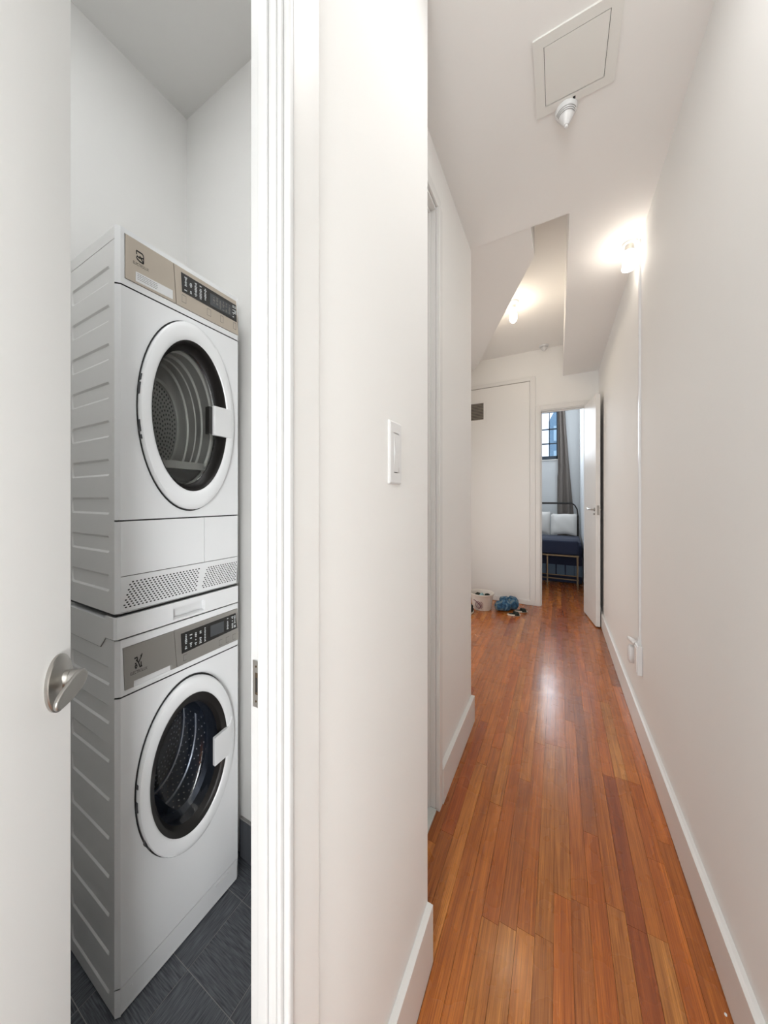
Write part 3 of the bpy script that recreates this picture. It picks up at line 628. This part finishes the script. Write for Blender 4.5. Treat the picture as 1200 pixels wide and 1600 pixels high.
# ---------------------------------------------------------------- washing machine
wm = thing('washing_machine', (XW-0.15, 0.61, 0.0), 'white front-loading washing machine with grey control strip, standing on the dark tile floor', 'washing machine')
bots = [0.0488+0.1052*k for k in range(9)]
shell(wm, 0.010, 1.0195, [(z, z+0.052) for z in bots][:9], 'w')
b = MB(); cell(b, (YL, 0.866, YR, 1.0185), [(0.4385, 0.8790), (0.7945, 0.8835), (0.7885, 1.0000), (0.4340, 0.9965)], front, [(0.0, 0.0, -0.003)]); chamfers(b, 0.866, 1.0185)
b.build('control_panel', 'enamel', wm)
# fascia with cut-out above the detergent drawer handle
b = MB(); fq(b, [(0.4350, 0.9955), (0.4390, 0.8800), (0.4595, 0.8800), (0.4600, 0.8960), (0.5580, 0.8960), (0.5580, 0.8805), (0.5740, 0.8805), (0.5655, 0.9960)], -0.003, 0.0020)
w1 = b.build('drawer_fascia', 'fascia_low', wm)
b = MB(); fq(b, [(0.5755, 0.8805), (0.7935, 0.8845), (0.7880, 0.9990), (0.5670, 0.9965)], -0.003, 0.0020); w2 = b.build('fascia', 'fascia_low', wm, bevel=0.0008)
b = MB(); b.prism([(XW+0.0015, 0.4605, 0.8675), (XW+0.0015, 0.4605, 0.8725), (XW-0.0030, 0.4605, 0.8760), (XW-0.0030, 0.4605, 0.8675)], (0, 0.097, 0)); b.build('drawer_lip', 'plastic', w1)
b = MB(); b.box(XW-0.0030, 0.4605, 0.8760, XW-0.0022, 0.5575, 0.8955); b.build('drawer_recess', 'plastic', w1)
Y1, Y2, Z1, Z2 = 0.4620, 0.4800, 0.9270, 0.9625
strokes('emblem', [(Y1-0.001, Z2-0.005, Y1+0.006, Z2-0.004), (Y1+0.006, Z2-0.004, Y1+0.0065, Z2-0.014), (Y1+0.003, Z2-0.010, Y1+0.009, Z2-0.020), (Y1+0.009, Z2-0.020, Y1+0.0125, Z1+0.002), (Y1+0.0125, Z1+0.002, Y2, Z1+0.003), (Y1+0.009, Z2-0.020, Y2-0.003, Z2-0.008), (Y2-0.003, Z2-0.008, Y2, Z2+0.002), (Y2-0.003, Z2-0.006, Y2-0.003, Z2-0.001), (Y1+0.0005, Z2-0.020, Y1+0.004, Z2-0.020), (Y1+0.001, Z1+0.004, Y1+0.001, Z1+0.010), (Y1+0.001, Z1+0.010, Y1+0.005, Z1+0.011), (Y1+0.005, Z1+0.011, Y1+0.005, Z1+0.004), (Y1+0.001, Z1+0.003, Y1+0.005, Z1+0.003), (Y2-0.003, Z1+0.016, Y2-0.0025, Z1+0.003)], 0.0021, 'ink', w1, w=0.0011)
add_text('ELECTROLUX', 0.4720, 0.9180, 0.0068, 0.0022, 'ink', w1)
b = MB(); fq(b, [(0.5890, 0.9165), (0.7870, 0.9285), (0.7800, 0.9850), (0.5862, 0.9800)], 0.0020, 0.0028); ws = b.build('display', 'black', w2)
glyphs(ws, 0.594, 0.672, 0.926, 0.974, 0.0029, seed=12, cols=5); glyphs(ws, 0.738, 0.757, 0.932, 0.978, 0.0029, seed=14, cols=1)
glyphs(ws, 0.762, 0.781, 0.934, 0.978, 0.0029, seed=16, cols=2)
fbox('screen', 0.683, 0.934, 0.733, 0.972, 0.0028, 0.0030, 'screen', ws)
for y in (0.600, 0.722, 0.748, 0.775):
    strokes('button_outline', [(y-0.006, 0.892, y-0.006, 0.910), (y-0.006, 0.910, y+0.006, 0.910), (y-0.006, 0.892, y+0.004, 0.892)], 0.0021, 'greyink', w2, w=0.0003)
EY, EZ, EK = 0.614, 0.566, 1.78
b = MB(); cell(b, (YL, 0.083, YR, 0.8620), ellipse(EY, EZ, 0.128, 0.228), front); chamfers(b, 0.083, 0.8620); b.build('front_panel', 'enamel', wm, recalc=False)
for z in (0.864, 0.0815): fbox('seam', YL, z-0.005, YR, z+0.005, -0.006, -0.004, 'dark', wm)
wd = MB(); door_lathe(wd, EY, EZ, EK, [(0.1480, 0.0), (0.1500, 0.004), (0.1500, 0.014), (0.1475, 0.0195), (0.1400, 0.0225), (0.1280, 0.0225), (0.1230, 0.0205), (0.1212, 0.0175)])
wd = wd.build('door', 'enamel', wm, smooth=40)
KZ = 0.222/0.1212; EZ2 = 0.5600
b = MB(); door_lathe(b, EY, EZ2, KZ, [(0.1215, 0.0185), (0.1190, 0.0165), (0.1080, 0.0130), (0.1060, 0.0080), (0.1010, -0.0050)]); b.build('door_ring', 'ring', wd, smooth=60)
b = MB(); door_lathe(b, EY, EZ, EK, [(0.1530, 0.0015), (0.1470, 0.0015)]); b.build('door_shadow_gap', 'dark', wd)
b = MB(); door_lathe(b, EY, EZ2, KZ, [(0.1030, -0.0020), (0.0985, -0.0150), (0.0950, -0.0220), (0.0900, -0.0420), (0.0800, -0.0560), (0.055, -0.0640), (0.02, -0.0665), (0.001, -0.0665)]); b.build('door_glass', 'glass_dark', wd, smooth=40)
y1, z1 = A(0.7017, 0.5781, 0.026); y2, z2 = A(0.7017, 0.4815, 0.026); y3, z3 = A(0.7560, 0.4860, 0.026); y4, z4 = A(0.7560, 0.5850, 0.026)
b = MB(); fq(b, [(y1, z1), (y2, z2), (y3, z3), (y3+0.010, z3+0.03), (y4+0.012, z4+0.030), (y4, z4)], 0.014, 0.026); b.build('door_handle', 'plastic', wd, bevel=0.0015)
for z, w in ((0.600, 0.006), (0.545, 0.014), (0.435, 0.014), (0.405, 0.005)):
    q = math.sqrt(max(0, 1-((z-EZ)/0.267)**2)); y = EY-0.150*q
    b = MB(); b.box(XW+0.003, y-0.0012, z-w, XW+0.014, y+0.004, z+w); b.build('hinge', 'rubber', wd)
b = MB(); door_lathe(b, EY, EZ2, KZ, [(0.1030, -0.004), (0.1050, -0.045), (0.0960, -0.058), (0.1040, -0.070)]); b.build('rubber_gasket', 'rubber', wm, smooth=40)
b = MB(); door_lathe(b, EY, EZ2, KZ, [(0.1040, -0.070), (0.1200, -0.078), (0.1200, -0.25)]); wdr = b.build('drum', 'drum_dark', wm, smooth=40)
b = MB(); door_lathe(b, EY, EZ2, KZ, [(0.1200, -0.25), (0.001, -0.25)]); b.build('back_plate', 'drum_back', wdr)
b = MB()
for r in range(2, 13):
    for a in range(r*5):
        t = 2*PI*a/(r*5)+r*0.4; y, z = EY+0.0093*r*math.cos(t), EZ2+0.0093*r*KZ*math.sin(t)
        b.box(XW-0.2495, y-0.0018, z-0.0030, XW-0.2488, y+0.0018, z+0.0030)
b.build('back_perforations', 'drum_grey', wdr, kind='stuff')
b = MB(); door_lathe(b, EY, EZ2, KZ, [(0.0700, -0.2495), (0.0680, -0.2300), (0.0560, -0.2280), (0.0300, -0.2400), (0.001, -0.2420)]); b.build('hub_cover', 'drum_back', wdr, smooth=40)
b = MB(); rg = random.Random(2)
for k in range(9):
    x = XW-0.09-0.017*k
    for a in range(40):
        t = 2*PI*(a+(k % 2)*0.5)/40; y, z = EY+0.1192*math.cos(t), EZ2+0.1192*KZ*math.sin(t)
        b.tube([(x, y, z), (x, EY+0.1180*math.cos(t), EZ2+0.1180*KZ*math.sin(t))], 0.0022, 6)
b.build('perforations', 'drum_rim', wdr, kind='stuff')
for x in (-0.085, -0.16, -0.235):
    b = MB(); door_lathe(b, EY, EZ2, KZ, [(0.1195, x+0.003), (0.1160, x), (0.1195, x-0.003)]); b.build('drum_rib', 'drum_rim', wdr, smooth=60)
for t0 in (0.4, 2.5, 4.6):
    b = MB(); r = []
    for x in (-0.09, -0.24):
        r.append([(XW+x, EY+rr*math.cos(t0+dt), EZ2+rr*KZ*math.sin(t0+dt)) for rr, dt in ((0.119, -0.16), (0.100, -0.05), (0.096, 0.0), (0.100, 0.05), (0.119, 0.16))])
    b.rings(r, True, True); b.build('drum_paddle', 'drum_dark', wdr)
# toe panel
tk = MB(); tk.prism([(XW-0.001, YL, 0.080), (XW-0.008, YL, 0.080), (XW-0.008, YL, 0.004), (XW-0.004, YL, 0.004)], (0, YR-YL, 0)); tk = tk.build('toe_panel', 'enamel', wm, bevel=0.0008)
for y_, q_ in ((YA, YA+CH), (YBB, YBB-CH)): MB().poly([(XW-CH, y_, 0.006), (XW, q_, 0.006), (XW, q_, 0.080), (XW-CH, y_, 0.080)]).build('corner_strip', 'enamel', wm)
b = MB(); b.tube([(XW-0.004, 0.456, 0.058), (XW+0.0005, 0.456, 0.058)], 0.0022, 12); b.build('screw', 'plastic', tk)
b = MB(); b.box(XW-0.004, 0.706, 0.063, XW+0.0004, 0.752, 0.0665); b.build('finger_slot', 'plastic', tk)
for x in (XW-0.03, XB+0.02):
    for y in (YA+0.03, YBB-0.03):
        b = MB(); b.lathe((x, y, 0.0), [(0.012, 0.0), (0.012, 0.006), (0.006, 0.008), (0.006, 0.012)], 14); b.build('foot', 'rubber', wm)

# ================================================================== HALL FITTINGS
# access panel
ap = thing('ceiling_access_panel', (0.055, 1.34, ZC), 'square white access panel with raised frame in the ceiling', 'access panel')
b = MB(); PC = lambda a, bb, d: (a, bb, ZC-0.006-d)
cell(b, (-0.0770, 1.2130, 0.1835, 1.4680), [(-0.0440, 1.2440), (0.1500, 1.2440), (0.1500, 1.4360), (-0.0440, 1.4360)], PC)
q = [(-0.0770, 1.2130), (0.1835, 1.2130), (0.1835, 1.4680), (-0.0770, 1.4680)]
b.rings([[(x, y, ZC-0.006) for x, y in q], [(x, y, ZC) for x, y in q]]); b.build('frame', 'panel', ap)
MB().box(-0.0424, 1.2456, ZC-0.006, 0.1484, 1.4344, ZC-0.0035).build('hatch', 'panel', ap)
MB().box(-0.0440, 1.2440, ZC-0.0030, 0.1500, 1.4360, ZC-0.0005).build('shadow_gap', 'dark', ap)
# heat detectors
def detector(x, y, z, r, label, nm='heat_detector', det=True, hk=1.8):
    t = thing(nm, (x, y, z), label, 'detector', 'white ceiling detectors')
    h = r*hk
    b = MB(); b.lathe((x, y, z), [(r, 0), (r, -h*0.14), (r*0.94, -h*0.22), (r*0.90, -h*0.28)], 36, c1=True); b.build('base', 'plastic', t, smooth=35)
    b = MB(); b.lathe((x, y, z), [(r*0.88, -h*0.28), (r*0.82, -h*0.34), (r*0.66, -h*0.50), (r*0.42, -h*0.76), (r*0.24, -h*0.92), (r*0.20, -h*0.94)], 36); bd = b.build('cone', 'plastic', t, smooth=35)
    for k in range(3):
        b = MB(); rr = r*(0.865-0.07*k); zz = -h*(0.33+0.075*k); seg_ = []
        for i in range(19):
            a = math.radians(-165+i*8.3); seg_.append((x+(rr+0.0006)*math.cos(a), y+(rr+0.0006)*math.sin(a), z+zz))
        b.tube(seg_, 0.0007, 6); b.build('slot', 'greyink', bd)
    b = MB(); b.lathe((x, y, z), [(r*0.16, -h*0.90), (r*0.16, -h*1.06), (r*0.10, -h*1.08)], 14); b.build('sensor_tip', 'plastic', bd)
    if det: b = MB(); b.box(x+r*0.55, y-r*0.95, z-h*0.10, x+r*0.78, y-r*0.70, z-h*0.01); b.build('clip', 'dark', t)
    return t
detector(0.0285, 1.486, ZC, 0.0395, 'conical white heat detector on the ceiling beside the access panel')
detector(-0.158, 4.60, ZR, 0.058, 'small round white detector on the far ceiling above the closet door', det=False, hk=1.1)
# near ceiling lamp (against right wall) + conduit
lm = thing('ceiling_lamp', (0.388, 2.455, ZC), 'lit glass-shaded ceiling lamp in nickel mount beside the right wall', 'lamp')
b = MB(); b.lathe((0.388, 2.455, ZC), [(0.0400, 0), (0.0400, -0.010), (0.0360, -0.014)], 32); b.build('canopy', 'plastic', lm, smooth=35)
b = MB(); b.lathe((0.3840, 2.452, ZC), [(0.0220, -0.012), (0.0240, -0.040), (0.0270, -0.052)], 24); b.build('socket', 'chrome', lm, smooth=35)
b = MB(); b.lathe((0.3800, 2.450, ZC-0.050), [(0.0240, 0), (0.0290, -0.004), (0.0350, -0.105), (0.0330, -0.108)], 28); b.build('glass_shade', 'shade', lm, smooth=35)
b = MB(); b.tube([(0.405, 2.455, ZC-0.012), (0.414, 2.452, ZC-0.05), (0.412, 2.445, ZC-0.10), (0.424, 2.43, ZC-0.12), (0.430, 2.42, ZC-0.16)], 0.0022, 8); b.build('wire', 'plastic', lm, smooth=60)
cd_ = thing('surface_conduit', (0.43, 2.42, 0.55), 'thin white surface conduit running down the right wall from the lamp to the socket', 'conduit')
b = MB(); b.box(XR-0.011, 2.412, 0.556, XR, 2.432, ZC-0.02); b.build('channel', 'plastic', cd_, bevel=0.001)
b = MB(); b.box(XR-0.0125, 2.410, 2.380, XR-0.010, 2.434, 2.400); b.build('joint_cover', 'plastic', cd_)
b = MB(); b.box(XR-0.0140, 2.407, 0.548, XR, 2.437, 0.566); b.build('end_cap', 'plastic', cd_)
ob = thing('socket_box', (0.43, 2.42, 0.36), 'white surface-mounted power socket box at the foot of the conduit', 'socket')
b = MB(); b.box(XR-0.026, 2.372, 0.365, XR, 2.438, 0.535); b.build('box', 'plastic', ob, bevel=0.004)
b = MB(); b.box(XR-0.020, 2.407, 0.535, XR, 2.437, 0.549); b.build('collar', 'plastic', ob)
b = MB(); b.box(XR-0.030, 2.377, 0.380, XR-0.025, 2.433, 0.522); b.build('face_plate', 'door', ob, bevel=0.002)
pg = thing('plug_timer', (0.41, 2.55, 0.36), 'round white plug-in night light behind the socket box', 'plug')
b = MB(); rr = [[(XR-x, 2.535+r*math.cos(2*PI*a/24), 0.425+r*1.6*math.sin(2*PI*a/24)) for a in range(24)] for r, x in ((0.030, 0.0), (0.036, 0.006), (0.036, 0.038), (0.028, 0.045))]
b.rings(rr, True, True); b.build('dial', 'plastic', pg, smooth=35)
b = MB(); b.tube([(XR-0.012, 2.47, 0.515), (XR-0.026, 2.50, 0.520), (XR-0.034, 2.56, 0.512), (XR-0.030, 2.61, 0.500)], [0.016, 0.016, 0.013, 0.008], 12); b.build('cord', 'plastic', pg, smooth=60)
# recess lamp
rl = thing('ceiling_bulb', (-0.393, 3.44, ZR), 'bare lit bulb in porcelain holder on the recessed ceiling beyond the bulkhead', 'lamp')
b = MB(); b.lathe((-0.393, 3.44, ZR), [(0.050, 0), (0.050, -0.010), (0.040, -0.020), (0.026, -0.034), (0.024, -0.06)], 30); b.build('holder', 'plastic', rl, smooth=35)
b = MB(); b.lathe((-0.393, 3.44, ZR-0.06), [(0.016, 0), (0.020, -0.02), (0.034, -0.060), (0.037, -0.090), (0.031, -0.120), (0.018, -0.138), (0.004, -0.143)], 24); b.build('bulb', 'bulb', rl, smooth=60)
# light switch
sw = thing('light_switch', (XNL, 0.70, 1.51), 'white rocker light switch plate on the left wall near the corner', 'switch')
b = MB(); PW_ = lambda a, bb, d: (XNL+0.006+d, a, bb)
cell(b, (0.6720, 1.4400, 0.7290, 1.5820), [(0.6890, 1.4630), (0.7160, 1.4630), (0.7160, 1.5590), (0.6890, 1.5590)], PW_)
q0 = [(0.6690, 1.4365), (0.7320, 1.4365), (0.7320, 1.5855), (0.6690, 1.5855)]; q1 = [(0.6720, 1.4400), (0.7290, 1.4400), (0.7290, 1.5820), (0.6720, 1.5820)]
b.rings([[(XNL, y, z) for y, z in q0], [(XNL+0.004, y, z) for y, z in q0], [(XNL+0.006, y, z) for y, z in q1]]); b.build('plate', 'plastic', sw)
MB().box(XNL+0.001, 0.6890, 1.4630, XNL+0.002, 0.7160, 1.5590).build('slot', 'dark', sw)
b = MB(); b.prism([(XNL+0.002, 0.6900, 1.4650), (XNL+0.0052, 0.6900, 1.4650), (XNL+0.0085, 0.6900, 1.512), (XNL+0.0062, 0.6900, 1.5570), (XNL+0.002, 0.6900, 1.5570)], (0, 0.025, 0)); b.build('rocker', 'plastic', sw)
# small white bead on the floor near right baseboard
bd = MB(); bd.lathe((0.400, 1.2104, 0.0), [(0.0018, 0), (0.0032, 0.002), (0.0028, 0.005), (0.0008, 0.0065)], 12)
tag(bd.build('crumb', 'plastic', smooth=60), 'tiny white crumb lying on the floor at the right baseboard', 'crumb')

# ---- bucket and clutter at the end of the hall
bk = thing('bucket', (-0.859, 4.24, 0.0), 'white round laundry bucket with dark red printed swirl against the end wall', 'bucket')
bc = (-0.859, 4.24, 0.0)
b = MB(); b.lathe(bc, [(0.108, 0.0), (0.112, 0.003), (0.140, 0.185), (0.151, 0.190), (0.152, 0.204), (0.146, 0.208), (0.136, 0.198), (0.108, 0.02)], 40); b.build('body', 'bucket', bk, smooth=40)
def on_bucket(ang, z): r = 0.1125+0.0275*(z/0.185)+0.0015; return (bc[0]+r*math.cos(ang), bc[1]+r*math.sin(ang), z)
b = MB(); a0 = math.radians(-98)
b.tube([on_bucket(a0+0.30*math.cos(t), 0.075+0.042*math.sin(t)) for t in [i*2*PI/24 for i in range(25)]], 0.003, 6)
b.tube([on_bucket(a0+0.13*math.cos(t)+0.05, 0.072+0.028*math.sin(t)) for t in [i*2*PI/20 for i in range(21)]], 0.0026, 6)
b.tube([on_bucket(a0+0.42*math.cos(t), 0.078+0.055*math.sin(t)) for t in [-0.9+i*2.0/14 for i in range(15)]], 0.0022, 6)
b.tube([on_bucket(a0-0.5+i*0.08, 0.130-0.0035*i*i*0.25) for i in range(10)], 0.004, 6); b.build('printed_swirl', 'magenta', bk)
def lump(name, parts, m, seed, amp=0.2, parent=None):
    bm = bmesh.new(); rg = random.Random(seed)
    for (x, y, z, rx, ry, rz) in parts:
        t = bmesh.ops.create_icosphere(bm, subdivisions=3, radius=1.0)
        ph = [rg.uniform(0, 6.28) for _ in range(6)]
        for v in t['verts']:
            c = v.co.copy(); k = 1+amp*(0.5*math.sin(5*c.x+ph[0])*math.cos(4*c.z+ph[1])+0.35*math.sin(9*c.y+ph[2]+3*c.x)+0.25*math.sin(13*c.z+ph[3])*math.cos(11*c.x+ph[4]))
            v.co = Vector((x+c.x*rx*k, y+c.y*ry*k, max(0.002, z+c.z*rz*k)))
    me = bpy.data.meshes.new(name); bm.to_mesh(me); bm.free(); me.materials.append(M[m])
    for p in me.polygons: p.use_smooth = True
    o = bpy.data.objects.new(name, me); C.objects.link(o)
    if parent: o.parent = parent; o.matrix_parent_inverse = inv(parent)
    return o
tag(lump('dark_garment', [(-0.918, 4.23, 0.155, 0.036, 0.05, 0.038), (-0.915, 4.29, 0.150, 0.036, 0.04, 0.034)], 'darkcloth', 3), 'dark crumpled garment at the left in the white bucket', 'garment', 'garments in the bucket')
tag(lump('dark_garment', [(-0.790, 4.22, 0.168, 0.034, 0.05, 0.038)], 'darkcloth', 4), 'dark green crumpled garment at the right in the white bucket', 'garment', 'garments in the bucket')
tag(lump('teal_garment', [(-0.853, 4.195, 0.168, 0.028, 0.045, 0.040)], 'teal', 5), 'pale teal cloth between the two dark garments in the white bucket', 'garment', 'garments in the bucket')
bgd = lump('denim_bag', [(-0.640, 4.27, 0.060, 0.066, 0.075, 0.058), (-0.575, 4.28, 0.075, 0.07, 0.085, 0.072), (-0.51, 4.38, 0.085, 0.075, 0.11, 0.082), (-0.60, 4.36, 0.10, 0.07, 0.07, 0.06)], 'denim', 8, amp=0.16)
tag(bgd, 'crumpled blue patterned cloth bag on the floor between bucket and slippers', 'bag')
b = MB(); b.tube([(-0.62, 4.30, 0.12), (-0.585, 4.27, 0.155), (-0.54, 4.29, 0.172), (-0.51, 4.32, 0.165), (-0.52, 4.37, 0.15)], 0.008, 8); b.build('strap', 'denim', bgd, smooth=60)
def slipper(x, y, a, label):
    t = thing('slipper', (x, y, 0), label, 'slipper', 'pair of slippers')
    ca, sa = math.cos(a), math.sin(a)
    def T(u, v, z): return (x+u*ca-v*sa, y+u*sa+v*ca, z)
    n = 22; o_ = []
    for i in range(n):
        q = 2*PI*i/n; u = 0.075*math.cos(q); w = (0.036+0.005*math.cos(q))*math.sin(q); o_.append((u, w))
    b = MB(); b.rings([[T(u, w, 0.002) for u, w in o_], [T(u*1.03, w*1.05, 0.006) for u, w in o_], [T(u*1.03, w*1.05, 0.016) for u, w in o_], [T(u*0.96, w*0.92, 0.019) for u, w in o_]], True, True); b.build('sole', 'sole', t, smooth=50)
    b = MB(); b.rings([[T(u*0.88, w*0.80, 0.0195) for u, w in o_], [T(u*0.86, w*0.78, 0.0203) for u, w in o_]], True, True); b.build('insole', 'darkcloth', t)
    b = MB(); r = []
    for u in (0.0, 0.018, 0.036, 0.052):
        r.append([T(u, -0.041*math.cos(k*PI/8), 0.010+0.040*math.sin(k*PI/8)*(1-0.2*(u/0.05))) for k in range(9)])
    b.rings(r, wrap=False); so = b.build('strap', 'darkcloth', t, smooth=60); sd = so.modifiers.new('solid', 'SOLIDIFY'); sd.thickness = 0.004
    return t
slipper(-0.468, 4.165, math.radians(24), 'cream-soled slipper with dark strap, the nearer one beside the blue bag')
slipper(-0.405, 4.335, math.radians(24), 'cream-soled slipper with dark strap, the farther one by the doorway casing')
sh = lump('grey_shoe', [(-0.970, 4.01, 0.035, 0.055, 0.10, 0.030), (-0.970, 4.05, 0.065, 0.042, 0.05, 0.035)], 'darkcloth', 11, amp=0.08)
tag(sh, 'dark shoe with pale sole partly hidden by the wall corner, in front of the bucket', 'shoe')
b = MB(); b.lathe((-0.970, 4.01, 0.0), [(1.0, 0.001), (1.04, 0.006), (1.04, 0.016), (0.98, 0.020)], 26, kx=0.056, ky=0.108); b.build('sole', 'sole', sh, smooth=40)

# ================================================================== BEDROOM
# upholstered bench at the foot of the bed
bn = thing('upholstered_bench', (0.0, 5.9, 0), 'navy upholstered bench on a thin brass frame at the foot of the bed', 'bench')
BX0, BX1, BY0, BY1 = -0.90, 0.282, 5.80, 6.10
b = MB(); b.box(BX0, BY0-0.01, 0.525, BX1, BY1, 0.745); o = b.build('cushion', 'navy', bn, bevel=0.03, seg=4, smooth=60)
for y in (BY0, BY1-0.02):
    box('rail', (BX0, y-0.004, 0.500, BX1, y+0.012, 0.522), 'brass', bn)
    box('stretcher', (BX0, y, 0.138, BX1, y+0.010, 0.152), 'brass', bn)
for x in (BX0+0.01, -0.1536, BX1-0.012):
    for y in (BY0, BY1-0.02): box('leg', (x-0.006, y, 0.0, x+0.006, y+0.012, 0.502), 'brass', bn)
# bed
bd = thing('bed', (-0.3, 6.8, 0), 'bed with black iron headboard and navy bedding under the bedroom window', 'bed')
b = MB(); b.box(-1.1, 6.16, 0.36, 0.335, 7.28, 0.60); b.build('mattress', 'navy', bd, bevel=0.04, seg=4, smooth=60)
b = MB(); b.box(-1.1, 6.145, 0.02, 0.345, 6.18, 0.46); vb = b.build('bed_skirt', 'navy', bd)
for x in (-0.30, -0.155, -0.02, 0.115, 0.235):
    box('skirt_panel', (x, 6.139, 0.13, x+0.115, 6.146, 0.305), 'paleblue', vb)
b = MB(); b.box(-1.1, 6.14, 0.42, 0.350, 6.95, 0.655); b.build('duvet', 'navy', bd, bevel=0.05, seg=4, smooth=60)
gr = []
for i in range(30):
    x = -1.1+i*0.0495
    gr.append([(x, 6.22+0.012*math.sin(x*21), 0.65), (x, 6.25+0.012*math.sin(x*21), 0.690+0.008*math.sin(x*17)), (x, 6.5, 0.705+0.006*math.sin(x*13+1)), (x, 6.9, 0.72), (x, 7.0, 0.66)])
b = MB(); b.rings(gr, wrap=False); so = b.build('blanket', 'blanket', bd, smooth=60); sd = so.modifiers.new('solid', 'SOLIDIFY'); sd.thickness = 0.012
for x in (-1.15, 0.338): box('bed_post', (x-0.016, 7.30, 0.0, x+0.016, 7.335, 1.08), 'iron', bd)
b = MB(); b.tube([(0.338, 7.3, 1.08), (0.325, 7.3, 1.20), (0.285, 7.3, 1.28), (0.235, 7.3, 1.318)], 0.012, 8); b.build('headboard_corner', 'iron', bd, smooth=60)
b = MB(); b.tube([(-1.15, 7.3, 1.318), (0.24, 7.3, 1.318)], 0.019, 10); b.build('headboard_rail', 'iron', bd, smooth=60)
box('headboard_lower_rail', (-1.15, 7.31, 0.62, 0.338, 7.33, 0.66), 'iron', bd)
def pillow(x, w, y, z0, h, lean, label):
    n, m_ = 14, 14; vs = []; mb = MB()
    for sgn in (-1, 1):
        g = []
        for j in range(m_+1):
            row = []
            for i in range(n+1):
                u, v = i/n*2-1, j/m_*2-1
                th = 0.075*((1-abs(u)**3.0)*(1-abs(v)**3.0))**0.55
                pinch = 1-0.07*(abs(v)**2)*(1-abs(u)**6); pv = 1-0.06*(abs(u)**2)*0+0.05*abs(u)**4
                px_ = x+u*w*0.5*pinch; pz_ = z0+h*0.5+v*h*0.5*(0.93+0.09*abs(u)**3)
                row.append((px_, y+sgn*th+lean*(v+1)+0.004*math.sin(6*u+5*v), pz_+0.006*math.sin(4*u+1)))
            g.append(row)
        mb.rings(g, wrap=False)
    o = mb.build('pillow', 'linen', None, smooth=80)
    return tag(o, label, 'pillow', 'pillows on the bed')
pillow(-0.345, 0.42, 6.95, 0.730, 0.43, 0.05, 'white pillow standing at the left, partly hidden by the doorway casing')
pillow(0.093, 0.42, 6.90, 0.728, 0.40, 0.05, 'white pillow standing at the right, nearest the bedroom door')
# curtain: pleated cloth hanging at the right side of the window
gr = []
for j in range(26):
    z = 3.30 - j*(3.30-0.25)/25; f = max(0, (3.25-z)/(3.25-1.0)); xl = -0.005+0.0*f; xr = 0.118+0.165*min(1.1, f)**1.15
    if z < 1.9: xl = -0.015
    row = []
    for i in range(41):
        u = i/40; row.append((xl+(xr-xl)*u, 7.435+0.034*math.sin(u*2*PI*2.3+0.6*math.sin(z*1.6))*(0.6+0.4*f), z))
    gr.append(row)
b = MB(); b.rings(gr, wrap=False); cu = b.build('curtain', 'curtain', None, smooth=80); sd = cu.modifiers.new('solid', 'SOLIDIFY'); sd.thickness = 0.004
tag(cu, 'taupe curtain gathered at the right side of the bedroom window', 'curtain')
rod = MB(); rod.tube([(-1.1, 7.44, 3.31), (0.20, 7.44, 3.31)], 0.010, 10)
tag(rod.build('curtain_rod', 'iron', smooth=60), 'dark curtain rod above the bedroom window', 'curtain rod')
